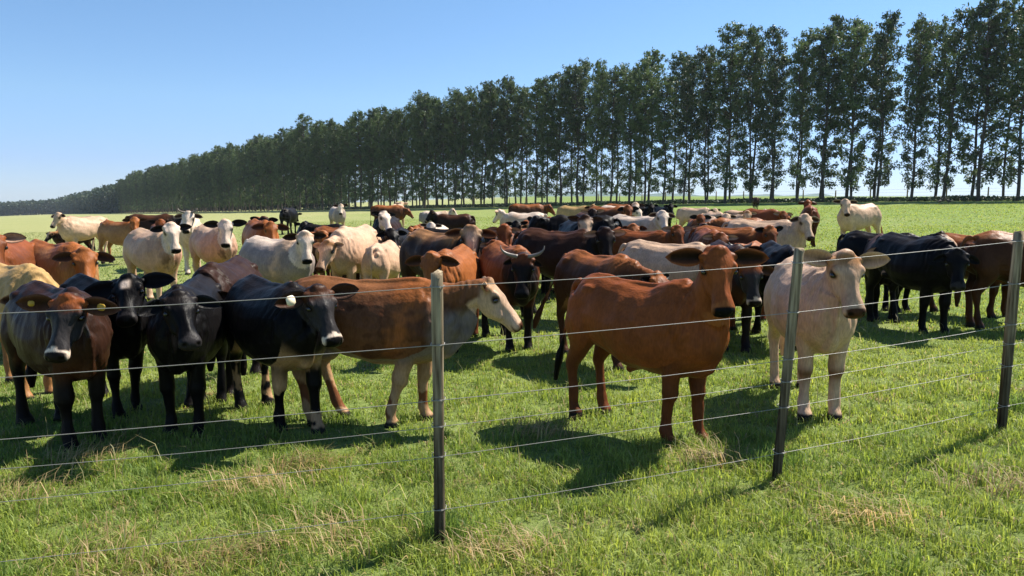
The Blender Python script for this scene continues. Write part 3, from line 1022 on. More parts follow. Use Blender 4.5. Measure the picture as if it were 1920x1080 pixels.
def cow_body(s, coat, voxel):
    rel, ny, npi, L, piv, H, F = pose_of(s)
    r = np.random.default_rng(s['seed'])
    fat = s.get('fat', 1.0)
    P = []
    Yv = (0, 1, 0)
    # trunk
    hump = s.get('hump', 0.02)
    T = [(-.80, 1.09, .90, .065), (-.74, 1.165, .74, .15), (-.62, 1.21, .67, .215), (-.45, 1.23, .64, .245), (-.25, 1.205, .60, .262), (0, 1.185, .53, .295),
         (.22, 1.19, .505, .292), (.42, 1.215 + hump, .51, .255), (.56, 1.20 + hump * .6, .55, .22), (.68, 1.14, .62, .17), (.77, 1.03, .75, .095)]
    rows = [(x, 0, (a + b) / 2, (a - b) / 2, w * fat) for x, a, b, w in T]
    P.append(tube(rows, Yv, 22, 2, egg=0.13))
    # hook bones, pins, spine, shoulder blades
    for sd in (1, -1):
        P.append(ball((-.47, sd * .150, 1.115), (.09, .05, .05)))
        P.append(ball((-.735, sd * .085, 1.04), (.05, .04, .05)))
        P.append(tube([(.46, sd * .09, 1.13, .05, .04), (.50, sd * .150, 1.03, .085, .055), (.54, sd * .175, .88, .085, .06), (.57, sd * .15, .76, .06, .05)], Yv, 10, 2))
    P.append(tube([(-.76, 0, 1.13, .03, .04), (-.5, 0, 1.225, .025, .035), (-.1, 0, 1.185, .022, .03), (.3, 0, 1.20, .025, .035), (.46, 0, 1.205 + hump * .8, .03, .05), (.60, 0, 1.14, .02, .03), (.72, 0, 1.03, .012, .02)], Yv, 8, 2))
    # brisket / dewlap
    nd = np.array([math.cos(npi) * math.cos(ny), math.cos(npi) * math.sin(ny), math.sin(npi)])
    throat = H + F @ np.array([0.06, 0, -0.20])
    dl = s.get('dewlap', 1.0)
    P.append(tube([(.50, 0, .60, .07, .06), (.66, 0, .64, .08, .06), (*(np.array([.76, 0, .78]) * .75 + throat * .25), .085 * dl, .028), (*(np.array([.74, 0, .88]) * .45 + throat * .55), .075 * dl, .022),
                   (*throat, .03, .03)], Yv, 10, 3))
    # neck
    side0 = np.array([0, 1, 0.0])
    Fy = F[:, 1]
    def sd_at(t):
        a = ny * t
        v = np.array([-math.sin(a), math.cos(a), 0])
        return v
    P0 = np.array([.36, 0, .94])
    P1 = np.array([.60, 0, 1.0]) + nd * .02
    P2 = H - nd * 0.22 + np.array([0, 0, -.055])
    P3 = H + F @ np.array([0.035, 0, -0.085])
    sv = [sd_at(0), sd_at(.35), sd_at(.9), (sd_at(1) + Fy) / 2, Fy]
    Pm = (P1 + P2) / 2 + np.array([0, 0, .0])
    P.append(tube([(*P0, .26, .17), (*P1, .215, .135), (*Pm, .165, .105), (*P2, .125, .088), (*P3, .10, .085)], sv, 16, 3))
    # head
    HR = [(-.055, -.085, .055, .06), (0.0, -.085, .085, .095), (.07, -.095, .105, .112), (.15, -.108, .113, .108), (.22, -.11, .105, .085), (.30, -.098, .080, .067),
          (.37, -.088, .068, .064), (.43, -.084, .064, .073), (.475, -.085, .058, .076), (.508, -.088, .043, .060)]
    rows = []
    for hx, zc, hh, w in HR:
        p = H + F @ np.array([hx, 0, zc])
        rows.append((*p, hh * 1.04, w * 1.12))
    P.append(tube(rows, Fy, 18, 2, egg=-0.10))
    def hb(c, rad):
        p = H + F @ np.array(c)
        V, q, t = ball((0, 0, 0), rad, 8)
        return (V @ F.T + p, q, t)
    for sd in (1, -1):
        P.append(hb((.125, sd * .088, -.035), (.045, .028, .026)))     # brow
        P.append(hb((.22, sd * .062, -.12), (.11, .028, .055)))      # cheek / jaw
        P.append(hb((.035, sd * .09, -.055), (.035, .04, .035)))      # ear root
        P.append(hb((.475, sd * .036, -.055), (.032, .028, .024)))    # nostril wing
    P.append(hb((0.0, 0, -.012), (.05, .06, .032)))                    # poll
    P.append(hb((.445, 0, -.128), (.05, .04, .022)))                    # lower lip / chin
    # legs
    st = s.get('step', r.uniform(-.10, .10, 4))
    for k, (sd, front) in enumerate(((1, 1), (-1, 1), (1, 0), (-1, 0))):
        if front:
            rows = [(.50, .105, .97, .12, .06), (.49, .135, .80, .115, .072), (.475, .14, .68, .078, .060), (.465, .135, .54, .056, .047), (.462, .132, .44, .050, .046), (.463, .132, .39, .049, .046),
                    (.455, .132, .33, .036, .034), (.452, .135, .20, .031, .029), (.452, .135, .125, .036, .035), (.470, .135, .075, .033, .035), (.488, .135, .03, .045, .045), (.495, .135, -.01, .052, .050)]
        else:
            rows = [(-.53, .115, 1.02, .17, .085), (-.55, .145, .86, .175, .100), (-.545, .155, .72, .130, .085), (-.585, .152, .60, .080, .056), (-.645, .148, .50, .055, .042), (-.660, .146, .455, .050, .040),
                    (-.648, .146, .38, .037, .032), (-.628, .146, .24, .032, .029), (-.618, .146, .135, .038, .036), (-.600, .146, .08, .034, .036), (-.580, .146, .03, .045, .045), (-.572, .146, -.01, .053, .050)]
        rr = []
        for x, y, z, a, b in rows:
            w = max(0, (0.98 - z) / 0.98)
            tk = 1.36 - .22 * min(1, max(0, (z - .5) / .4))
            rr.append((x + st[k] * w, sd * (y - 0.02 * w), z, a * tk, b * tk))
        P.append(tube(rr, Yv, 12, 3))
    # tail
    sw = s.get('tail', (0.0, 0.0))
    tl = s.get('taillen', 1.0)
    tr = [(-.74, 0, 1.16, .035, .04), (-.80, 0, 1.13, .032, .035), (-.855, sw[0] * .1, 1.02, .024, .026), (-.87 - sw[1] * .15, sw[0] * .35, .86, .019, .019),
          (-.865 - sw[1] * .5, sw[0] * .68, .70, .017, .017), (-.86 - sw[1] * .9, sw[0] * 1.0, 1 - .47 * tl, .028, .030), (-.86 - sw[1] * 1.2, sw[0] * 1.22, 1 - .62 * tl, .042, .045), (-.86 - sw[1] * 1.4, sw[0] * 1.35, 1 - .75 * tl, .022, .025)]
    P.append(tube(tr, Yv, 8, 3))
    if s.get('sheath'):
        P.append(tube([(.10, 0, .58, .05, .05), (-.05, 0, .53, .055, .035), (-.12, 0, .47, .03, .025)], Yv, 8, 2))
    if s.get('udder'):
        P.append(ball((-.42, 0, .60), (.13, .11, .09)))
    V, q, t = merge(P)
    V[:, 0] = np.where(V[:, 0] < .1, .1 + (V[:, 0] - .1) * .88, V[:, 0])
    tmp = link('tmp', mesh_np('tmp', V, q, t))
    m = tmp.modifiers.new('r', 'REMESH')
    m.mode = 'VOXEL'
    m.voxel_size = voxel
    m2 = tmp.modifiers.new('s', 'SMOOTH')
    m2.factor = 0.55
    m2.iterations = 4 if voxel < .015 else 2
    dg = bpy.context.evaluated_depsgraph_get()
    ev = tmp.evaluated_get(dg)
    me = ev.to_mesh()
    n = len(me.vertices)
    co = np.empty(n * 3, np.float32)
    me.vertices.foreach_get('co', co)
    co = co.reshape(-1, 3).astype(float)
    nf = len(me.polygons)
    lt = np.empty(nf, np.int32)
    me.polygons.foreach_get('loop_total', lt)
    li = np.empty(len(me.loops), np.int32)
    me.loops.foreach_get('vertex_index', li)
    no = np.empty(n * 3, np.float32)
    me.vertices.foreach_get('normal', no)
    no = no.reshape(-1, 3).astype(float)
    ev.to_mesh_clear()
    old = tmp.data
    bpy.data.objects.remove(tmp)
    bpy.data.meshes.remove(old)
    if (lt == 4).all():
        Q, Tt = li.reshape(-1, 4), None
    else:
        stt = np.concatenate([[0], np.cumsum(lt)[:-1]])
        Q = li[stt[lt == 4][:, None] + np.arange(4)]
        Tt = li[stt[lt == 3][:, None] + np.arange(3)] if (lt == 3).any() else None
    # small muscle / skin-fold relief
    hl = (co - H) @ np.linalg.inv(F).T
    onhead = sstep(-.06, .03, hl[:, 0]) * (hl[:, 0] < .62) * (np.abs(hl[:, 1]) < .2) * (hl[:, 2] > -.27) * (hl[:, 2] < .1)
    amp = 0.008 * (1 - onhead)
    neckz = sstep(.35, .6, co[:, 0]) * sstep(.7, .9, co[:, 2]) * (1 - onhead)
    folds = np.sin(co[:, 0] * 70 + noise3(co, .3, s['seed'] + 9) * 2.5 - co[:, 2] * 12) * 0.0045 * neckz * (noise3(co, .5, s['seed'] + 8) > -.6)
    d = folds + noise3(co, .30, s['seed']) * amp * 0.8 + noise3(co * np.array([2.2, 1, .7]), .12, s['seed'] + 1) * 0.0040 * neckz
    ribs = np.sin(co[:, 0] * 62 + co[:, 2] * 9) * 0.0012 * sstep(-.28, -.15, co[:, 0]) * sstep(.35, .2, co[:, 0]) * sstep(.7, .8, co[:, 2]) * sstep(1.13, 1.0, co[:, 2])
    # eye sockets, nostrils and the dip below the brow
    for k in (1, -1):
        de = ((hl[:, 0] - .165) / .040) ** 2 + ((hl[:, 1] - k * .105) / .030) ** 2 + ((hl[:, 2] + .070) / .026) ** 2
        d = d - .013 * np.exp(-de) * onhead
        dn = ((hl[:, 0] - .500) / .016) ** 2 + ((hl[:, 1] - k * .043) / .014) ** 2 + ((hl[:, 2] + .058) / .016) ** 2
        d = d - .014 * np.exp(-dn) * onhead
        dj = ((hl[:, 0] - .30) / .07) ** 2 + ((hl[:, 1] - k * .065) / .03) ** 2 + ((hl[:, 2] + .075) / .03) ** 2
        d = d - .009 * np.exp(-dj) * onhead
    d = d + .010 * np.exp(-(hl[:, 1] / .022) ** 2) * sstep(.12, .2, hl[:, 0]) * sstep(.44, .36, hl[:, 0]) * (hl[:, 2] > -.09) * onhead
    co = co + no * (d + ribs)[:, None]
    # flatten underside of hooves
    C = paint(co, hl, onhead, coat, s, no)
    return co, Q, Tt, C, H, F


def paint(co, hl, onhead, coat, s, no):
    x, y, z = co[:, 0], co[:, 1], co[:, 2]
    sd = s['seed']
    nz = noise3(co, .45, sd + 3)
    nf = noise3(co, .13, sd + 4) * .8 + .35 * noise3(co * np.array([1, 1, .6]), .045, sd + 5)
    C = np.tile(kc(coat['base']), (len(co), 1))

    def mix(C, col, w):
        w = np.clip(w, 0, 1)[:, None]
        return C * (1 - w) + kc(col) * w
    if 'mottle' in coat:
        C = mix(C, coat['mottle'], sstep(-.05, .5, nz + .6 * nf - .35 * (x < -.1)) * .8)
    C = mix(C, coat['top'], sstep(1.02, 1.20, z + 0.04 * nz) * (1 - onhead))
    C = mix(C, coat['low'], sstep(.80, .62, z + 0.05 * nz) * (np.abs(y) < .2) * sstep(.50, .60, z) * .9)
    if 'shoulder' in coat:
        band = np.exp(-((x - .38 + (1.0 - z) * .20 + .05 * nf) / .085) ** 2) * sstep(.55, .75, z) + np.exp(-((x - .45) / .2) ** 2) * sstep(1.0, 1.12, z)
        C = mix(C, coat['shoulder'], band * .9)
    if 'throat' in coat:
        C = mix(C, coat['throat'], sstep(.52, .66, x) * sstep(1.06, .86, z + .05 * nz - .35 * np.clip(x - .7, 0, 1)) * (1 - onhead))
    if 'neckc' in coat:
        C = mix(C, coat['neckc'], sstep(.50, .72, x + .05 * nz) * (1 - onhead))
    if 'collar' in coat:
        C = mix(C, coat['collar'], sstep(.66, .76, x + .04 * nf) * sstep(.95, .75, z) * (1 - onhead) * (nz > 0) * .7)
    legw = sstep(.62, .46, z + .03 * nz)
    C = mix(C, coat['leg'], legw)
    if 'legpatch' in coat:
        C = mix(C, coat['legpatch'], legw * sstep(.1, .45, nz + .5 * nf) * .9)
    if 'knee' in coat:
        C = mix(C, coat['knee'], np.exp(-((z - .36) / .055) ** 2) * (x > 0) * .8)
    # tail
    tl = sstep(-.69, -.72, x) * sstep(.72, .6, z) * (np.abs(z) > .0)
    C = mix(C, coat.get('tail', coat['leg'] if coat['base'] not in ('buff', 'cream') else 'tan'), tl)
    # head
    hx, hy, hz = hl[:, 0], hl[:, 1], hl[:, 2]
    fw = onhead * sstep(.0, .06, hx + .02 * nf)
    C = mix(C, coat['face'], fw)
    C = mix(C, coat['poll'], onhead * sstep(.15, .04, hx + .02 * nf) * sstep(-.16, -.08, hz))
    if 'star' in coat:
        big = coat.get('starbig', 0)
        w = (np.exp(-((hx - .10 - .08 * big) / (.05 + .09 * big)) ** 4) * np.exp(-(hy / (.035 + .03 * big)) ** 4)) * sstep(-.09, -.05, hz) * onhead
        C = mix(C, coat['star'], w)
    ring = onhead * sstep(.420, .438, hx + .014 * nf + .02 * (np.abs(hy) < .02)) * sstep(.60, .55, hx)
    C = mix(C, coat['muzzle'], ring)
    C = mix(C, coat['nose'], onhead * sstep(.448, .462, hx) * sstep(-.125, -.105, hz) * sstep(.075, .060, np.abs(hy)))
    for k in (1, -1):
        dn = np.sqrt((hx - .492) ** 2 + (hy - k * .042) ** 2 + (hz + .052) ** 2)
        C = mix(C, (.004, .003, .003), sstep(.024, .014, dn) * onhead)
        de = np.sqrt((hx - .150) ** 2 * .6 + (hy - k * .108) ** 2 + (hz + .062) ** 2)
        C = mix(C, (.02, .014, .012), sstep(.046, .022, de) * onhead * .9)
    C = mix(C, (.05, .02, .015), onhead * np.exp(-((hz + .117 - .01) / .006) ** 2) * sstep(.40, .44, hx) * .8)
    C = mix(C, 'hoof', sstep(.055, .04, z))
    C *= (1 + .08 * nf + .08 * nz)[:, None]
    return np.clip(C, .003, .85)


COW_N = 0
def make_cow(label, anchor, px, py, Y, yaw, hyaw, coat, group='cattle standing in the herd', cat='cow', **kw):
    """anchor 'h' = poll, 'b' = middle of the back; px, py read off the photograph give place and size"""
    global COW_N
    COW_N += 1
    s = dict(yaw=yaw, hyaw=hyaw, seed=COW_N * 17 + 3, **kw)
    coat = COATS[coat]
    rel, ny, npi, L, piv, H, F = pose_of(s)
    loc = H if anchor == 'h' else np.array([0.0, 0, 1.19])
    if anchor == 'r':
        loc = np.array([-0.45, 0, 1.22])
    sc = kw.get('s', 1.0)
    ca, sa = math.cos(R(yaw)), math.sin(R(yaw))
    X = 0
    for it in range(12):
        off = np.array([loc[0] * ca - loc[1] * sa, loc[0] * sa + loc[1] * ca, loc[2]]) * sc
        z = float(gz(X, Y))
        dep = (Y + off[1]) * math.cos(PITCH) - (z + off[2] - CAM_Z) * math.sin(PITCH)
        X = (px - 960) / 1400 * dep - off[0]
        if py is not None and 's' not in kw:
            z = float(gz(X, Y))
            qy = project((X + off[0], Y + off[1], z + off[2]))[1]
            want = (qy - py) / 1400 * dep
            sc = min(1.20, max(0.84, sc + want / loc[2] * .8))
    vox = 0.0105 if Y < 7 else (0.014 if Y < 11 else (0.019 if Y < 18 else 0.025))
    V, Q, Tt, C, H, F = cow_body(s, coat, vox)
    # ears
    eo = len(V)
    Vs, Qs, Cs = [V], [Q], [C]
    tips = []
    for sd in (1, -1):
        eV, eQ, eC, mid, ed, ef = ear_geo(H, F, sd, s, coat)
        Vs.append(eV); Qs.append(eQ + eo); Cs.append(eC)
        eo += len(eV)
        tips.append((mid, ed, ef))
    me = mesh_np('cow', np.vstack(Vs), np.vstack(Qs), Tt, mats=[M_COAT], smooth=True, colors=np.vstack(Cs))
    o = link('cow', me, loc=(X, Y, float(gz(X, Y))), rotz=R(yaw))
    o.scale = (sc,) * 3
    tag(o, label, cat, group)
    if Y < 13:
        for sd in (1, -1):
            c = H + F @ np.array([.155, sd * .099, -.066])
            Vb, qb, tb = ball((0, 0, 0), (.021, .021, .021), 10)
            link('eye', mesh_np('eye', Vb, qb, tb, mats=[M_EYE], smooth=True), o, c)
    if s.get('horns'):
        hl_ = s['horns']
        for sd in (1, -1):
            pts = [(.0, .055, -.02, .024), (-.01, .12, .0, .022), (-.03, .19, .035, .017), (-.075, .235, .065, .010), (-.13, .245, .08, .004)]
            rows = []
            for a, b, c, r_ in pts:
                p = H + F @ np.array([a * hl_, sd * (.055 + (b - .055) * hl_), -.02 + (c + .02) * hl_])
                rows.append((*p, r_, r_))
            Vb, qb, tb = tube(rows, F[:, 2], 8, 3)
            link('horn', mesh_np('horn', Vb, qb, tb, mats=[M_HORN], smooth=True), o)
    tg = s.get('eartag')
    if tg:
        for which, matn, size in tg:
            mid, ed, ef = tips[which]
            up = np.cross(ed, ef)
            w, h = size
            n = 12
            ring = []
            for a in np.linspace(0, 2 * math.pi, n, endpoint=False):
                ca_, sa_ = math.cos(a), math.sin(a)
                m_ = (abs(ca_) ** 4 + abs(sa_) ** 4) ** -.25
                ring.append(ed * ca_ * w * m_ + up * sa_ * h * m_)
            ring = np.array(ring)
            V = np.vstack([mid + ring + ef * .010, mid + ring + ef * .014, (mid + ef * .0135)[None] * 1.0])
            q = np.array([[i, (i + 1) % n, (i + 1) % n + n, i + n] for i in range(n)])
            t = np.array([[n + i, n + (i + 1) % n, 2 * n] for i in range(n)])
            link('ear_tag', mesh_np('ear_tag', V, q, t, mats=[M_TAG_Y if matn == 'y' else M_TAG_W]), o)
    if DEBUG_COWS:
        ft = [project((X + (fx * ca - fy * sa) * sc, Y + (fx * sa + fy * ca) * sc, float(gz(X, Y)))) for fx, fy in ((.49, .13), (.49, -.13), (-.57, .14), (-.57, -.14))]
        print('COW %2d %-10s s=%.2f X=%.2f feet %s' % (COW_N, kw.get('id', ''), sc, X, [(int(a), int(b)) for a, b in ft]))
    return o


DEBUG_COWS = False
FR = 'cattle lined up along the fence'
MD = 'cattle crowded in the middle of the herd'
FA = 'cattle at the far side of the herd'
C_ = make_cow
# ---- front line
C_('dark reddish-brown cow at the left edge with grey face and yellow ear tags', 'h', 122, 545, 5.5, -42, -88, 'darkred', FR, up=26, pitch=58, ear=.25, droop=.12, s=.92, eartag=[(0, 'y', (.026, .022)), (1, 'y', (.020, .018))], step=(0, .08, .05, -.08))
C_('black cow with a white forehead star and spread black ears near the fence', 'h', 236, 505, 6.25, -40, -70, 'blackstar', FR, up=38, pitch=42, ear=.26, s=.9, roll=14, step=(-.1, .1, .1, -.1))
C_('black cow with plain shiny forehead between the star-faced and the cream-tagged black cows', 'h', 335, 525, 5.8, -78, -52, 'blackbrown', FR, up=26, pitch=44, ear=.22, droop=.5, s=.9, step=(.05, -.05, 0, .1), horns=0)
C_('black cow with cream ear tag, white muzzle and buff belly beside the brindle cow', 'h', 600, 528, 5.75, -50, -46, 'blackwhite', FR, up=28, pitch=56, ear=.25, droop=.1, s=.9, fat=1.12, eartag=[(1, 'w', (.034, .034))], step=(.12, -.1, 0, 0), udder=1)
C_('brindle brown cow in profile with white face and grey dewlap behind the left post', 'h', 921, 512, 5.65, -7, 0, 'brindle', FR, up=18, pitch=50, ear=.16, droop=-.6, s=.92, neck=.52, dewlap=1.5, hump=.0, step=(-.02, -.26, .26, .06), udder=1)
C_('glossy red bull with big round dark ears staring at the camera between two posts', 'h', 1350, 462, 5.3, -50, -86, 'red', FR, 'bull', up=58, pitch=64, ear=.25, droop=.06, s=.9, dewlap=1.3, sheath=1, tail=(-.06, .10), hump=.05, step=(.07, -.07, .04, -.08), neck=.54)
C_('cream cow with tan forehead and pink ears facing the camera right of the second post', 'h', 1590, 466, 5.78, -97, -84, 'cream', FR, up=44, pitch=62, ear=.24, droop=-.12, s=.92, fat=1.02, dewlap=1.2, step=(0, .03, 0, 0))
C_('glossy black cow with sloping back and hanging head, right of the cream cow', 'b', 1712, 463, 8.8, -80, -108, 'blackbrown', FR, neck=.40, up=4, pitch=66, ear=.18, droop=.7, s=.9, fat=1.05, step=(.05, -.05, .1, -.1))
C_('black cow with greyish-white face and brown poll looking right over the glossy black one', 'h', 1768, 436, 10.3, -56, -30, 'blackwf', MD, up=30, pitch=38, ear=.18)
C_('brown cow with orange back standing at the right edge behind the third post', 'b', 1930, 457, 8.45, -18, 10, 'brownrump', FR, up=5, s=.9)
C_('orange-brown cow mostly beyond the right edge behind the brown one', 'h', 1938, 450, 9.6, -60, -80, 'bay', MD, ear=.22)
# ---- second line, left
C_('pale yellow cow whose back shows at the left edge above the dark reddish-brown one', 'r', -25, 490, 7.0, -35, -60, 'yellow', MD, up=0)
C_('red cow cut off by the left edge behind the pale yellow back', 'h', -18, 436, 9.0, -70, -40, 'chestnut', MD)
C_('orange-tan cow with soot-black ears looking right behind the star-faced black cow', 'h', 158, 468, 9.4, -34.0, -58, 'tan', MD, up=18, pitch=52, ear=.22)
C_('dark brown cow half hidden between the shiny-headed black cow and the cream-tagged one', 'h', 372, 545, 6.9, -85, -75, 'darkred', MD, up=0, pitch=60, ear=.16)
C_('big grey-white cow with long white face and black nose behind the cream-tagged black cow', 'h', 572, 437, 11.2, -34, -66, 'greywhite', MD, pitch=66, ear=.22, droop=.1, fat=1.15, s=.97)
C_('pinkish-grey cow with white face turned right, first of the three pale ones at left', 'h', 322, 420, 13.2, -42, -48, 'pinkwhite', MD, pitch=62, fat=1.1)
C_('pinkish-buff cow with square white face, black ears and dark brisket in open grass at left', 'h', 422, 414, 14.6, -48.0, -74, 'pinkwhite', MD, pitch=64, ear=.24)
C_('white-faced cow with brown cheeks behind and between the two pinkish cows', 'h', 352, 393, 19.5, -66, -84, 'white', FA, horns=.6, ear=.2)
C_('orange cow with black head and ears behind the big grey-white cow', 'h', 493, 407, 18.5, -60, -95, 'darkhead', MD, up=30)
C_('orange-faced cow with reddish ears beside the black-headed orange cow', 'h', 508, 418, 16.6, -58, -62, 'orangeface', MD, up=20, ear=.24)
C_('buff cow with bony rump and orange head in open grass at left', 'h', 252, 408, 23.5, -24, -62, 'tan', FA)
C_('dark brown cow whose back shows right of the buff cow with bony rump', 'b', 282, 404, 27, 8, 20, 'seal', FA, up=5)
C_('white cow with round head looking left, farthest left of the herd', 'h', 107, 397, 27, -118, -112, 'creamw', FA, up=46)
C_('pale cream cow with its rump to the right behind the farthest-left white cow', 'b', 152, 405, 31.5, 168, 150, 'creamw', FA, up=0)
C_('brown and white calf-sized cow half hidden by the farthest-left white cow', 'h', 92, 440, 27.5, -160, -120, 'tanback', FA, up=10)
C_('black cow seen end-on standing alone on the far grass at left centre', 'b', 541, 391, 42, 85, 90, 'blackbrown', FA, up=-10)
C_('black cow head with raised ears behind the big grey-white cow at left centre', 'h', 569, 417, 23, -75, -90, 'blackbrown', FA, up=25)
C_('dark back of a black cow left of the far white-grey cow', 'b', 606, 422, 21.5, 0, 20, 'blackbrown', FA, up=0)
C_('white-grey cow with brown poll standing tall on the far grass left of centre', 'h', 639, 377, 39, -62, -82, 'greywhite', FA, up=40)
C_('brown-faced cow with big dark ears and buff muzzle behind the brindle cow', 'h', 660, 440, 13.3, -120, -76, 'chestnut', MD, pitch=62, ear=.25)
C_('sandy-orange cow behind the brown-faced big-eared one', 'h', 682, 428, 15.5, -40.0, -40, 'tan', MD, up=24)
C_('reddish cow back between the big grey-white cow and the brown-faced one', 'b', 622, 440, 15.0, 175, 160, 'bay', MD, up=5)
C_('cream cow seen from behind with dark ear, above the brindle cow\'s back', 'r', 704, 458, 11.8, 84, 120, 'cream', MD, up=10, ear=.22)
C_('dark cow with broad white face tilted right, in front of the far orange cow', 'h', 722, 397, 17.5, -92, -52, 'whiteface', MD, pitch=52, ear=.2, roll=-8)
C_('black cow with upright ears in front of the white-faced dark cow', 'h', 735, 430, 13.5, -95, -60, 'blackbrown', MD, up=30, pitch=52, ear=.2)
C_('orange-brown cow grazing broadside on the far grass left of centre', 'b', 726, 386, 40, 8, 0, 'bay', FA, up=0)
C_('white cow seen end-on beside the far orange-brown one', 'h', 753, 375, 41, 82, 95, 'creamw', FA, up=40)
C_('sandy-orange head with pointed ears, left of a matching pair at centre left', 'h', 768, 427, 19, -95, -110, 'tan', MD, up=20)
C_('sandy-orange head with pointed ears, right of a matching pair at centre left', 'h', 787, 424, 19.5, -85, -80, 'orangeface', MD, up=22)
C_('dark brown cow with tan back and white-blazed face above the brindle cow\'s head', 'h', 884, 427, 10.0, -50.0, -84, 'tanback', MD, up=36, pitch=70, ear=.22)
C_('orange-red cow with head lowered behind the left post, one big dark ear showing', 'h', 805, 478, 8.6, -100, -112, 'orangeface', MD, up=22, pitch=72, ear=.24, droop=.3)
C_('black cow standing broadside facing left on the far grass at centre left', 'b', 852, 398, 25, 172, 200, 'seal', FA, up=45, s=.95)
C_('white and grey cow with raised head behind the broadside black one', 'h', 851, 376, 33, 10, 10, 'greywhite', FA, up=42, s=.95)
C_('black back showing between the tan-backed cow and the broadside black one', 'b', 832, 431, 16.5, -14.0, 10, 'blackbrown', MD, up=0)
C_('red-brown cow with pink-lined ears and dark muzzle left of the horned cow', 'h', 946, 424, 12.2, -110, -84, 'chestnut', MD, ear=.22, pitch=66)
C_('horned cow with grey-black face and red shoulders at the centre of the picture', 'h', 980, 482, 8.6, -72, -98, 'chestdark', MD, up=14, pitch=68, ear=.14, droop=.6, horns=.85, dewlap=1.3, s=.94, step=(0, 0, 0, 0))
C_('white cow facing left with long sloping back at the far centre', 'b', 985, 394, 23.5, 172, 150, 'white', FA, up=38, s=.98)
C_('dark and orange cow whose back shows above the far white cow', 'b', 988, 384, 33, 5, 0, 'bay', FA, up=20)
C_('black cow face with tall ears left of another at centre', 'h', 968, 415, 17, -90, -95, 'blackbrown', MD, ear=.2)
C_('black cow face with buff back behind, right of centre-left pair', 'h', 998, 419, 16.2, -80, -85, 'tanback', MD, ear=.18)
C_('orange-red head looking right, just left of the big black back', 'h', 1032, 408, 17.5, -65, -50, 'orangeface', MD, ear=.18)
C_('big black cow broadside behind the seal-brown one, brown inner ear showing', 'b', 1092, 408, 14.8, 172, 215, 'blackbrown', MD, up=22, ear=.2)
C_('olive-tan cow back in the far centre of the herd', 'b', 1077, 388, 27, -40, -80, 'yellow', FA, up=30)
C_('dark-faced cow looking down at the far centre right', 'h', 1112, 393, 19.5, -80, -88, 'seal', FA, pitch=65)
C_('brown cow back beside the dark-faced far cow', 'b', 1137, 390, 22, -50, -80, 'brown' if 'brown' in COATS else 'bay', FA, up=30)
C_('seal-brown cow with black head and cream muzzle ring facing the camera', 'h', 1137, 430, 10.3, -36.0, -78, 'seal', MD, up=30, pitch=66, ear=.20)
C_('chestnut cow with long red-brown face and dark ears right of the seal-brown one', 'h', 1272, 424, 12.2, -42.0, -70, 'chestnut', MD, pitch=60, ear=.22)
C_('white-backed cow with white face and dark ears above the chestnut cow', 'h', 1243, 396, 15.8, -50.0, -80, 'white', MD, ear=.2)
C_('pale white cow with tan neck showing over the red bull\'s back', 'b', 1250, 459, 8.9, -40, -20, 'creamw', MD, up=-5)
C_('tan cow with brown head lowered towards the right, just over the red bull\'s back', 'h', 1236, 488, 7.6, -60, -46, 'tandark', MD, up=4, pitch=44, ear=.16, droop=-.2, tail=(-.22, .12), s=.9)
C_('orange cow back at the far centre right', 'b', 1163, 384, 31, -20, 20, 'bay', FA, up=20)
C_('pinkish-tan cow in front of the far orange back', 'b', 1155, 395, 25, -25, -60, 'pinkwhite', FA, up=30)
C_('far cow with narrow white face and black nose at centre right', 'h', 1192, 380, 26, -40, -80, 'greywhite', FA)
C_('far black cow left of a black pair at centre right', 'h', 1222, 383, 28, -35, -70, 'blackbrown', FA)
C_('far black cow right of a black pair at centre right', 'h', 1258, 383, 29, -75, -80, 'blackbrown', FA)
C_('brown-faced cow with soot-black ears right of the white-faced cow', 'h', 1315, 407, 18.5, -100, -72, 'bay', MD, ear=.24)
C_('grey-tan cow with pale back at the far right of centre', 'b', 1302, 391, 27, -30, -60, 'creamw', FA, up=20)
C_('buff cow end-on behind the black-eared brown-faced cow', 'r', 1350, 398, 22, 96, 120, 'cream', FA, up=10)
C_('cream cow back in the far row right of the buff end-on cow', 'b', 1392, 402, 24, -30, -70, 'pinkwhite', FA, up=30)
C_('pinkish cow with reddish neck in the far row at right of centre', 'b', 1425, 402, 22.5, -28, -50, 'tan', FA, up=10)
C_('small red head looking left between the far pinkish cow and the cream cow', 'h', 1470, 397, 21, -60, -80, 'chestnut', FA, up=15)
C_('reddish cow with dark brindled side behind the long cream cow', 'b', 1385, 412, 16.5, 174, 190, 'bay', MD, up=5)
C_('long cream cow with wide-set ears and pale muzzle facing the camera right of centre', 'h', 1512, 403, 13.0, -36.0, -76, 'creamw', MD, pitch=60, ear=.22)
C_('tan cow with red face and black ears in front of the long cream cow', 'h', 1446, 425, 12.0, -44.0, -72, 'tandark', MD, pitch=60, ear=.20, up=30)
C_('red cow seen from behind with head up, behind the long cream cow', 'h', 1514, 376, 21.5, 70, 92, 'chestnut', FA, up=50)
C_('small far brown cow between the eucalyptus trunks', 'b', 1417, 371, 58, 80, 60, 'seal', FA, up=20)
C_('cream-white cow broadside facing left standing alone on the right grass', 'h', 1586, 374, 19.5, -152, -98, 'creamw', FA, up=44, ear=.22, fat=.95, tail=(.12, .02))
C_('dark reddish-brown cow peering low past the red bull\'s right ear', 'h', 1411, 494, 8.2, -92, -84, 'darkred', MD, up=2, pitch=68, ear=.22)
C_('orange cow with white-tipped horn stub behind the red bull\'s head', 'h', 1388, 462, 9.2, -120, -100, 'orangeface', MD, up=26, horns=.4, pitch=70)
C_('black cow standing rear-on behind the second post', 'r', 1480, 462, 8.2, 84, 100, 'blackbrown', MD, up=0)
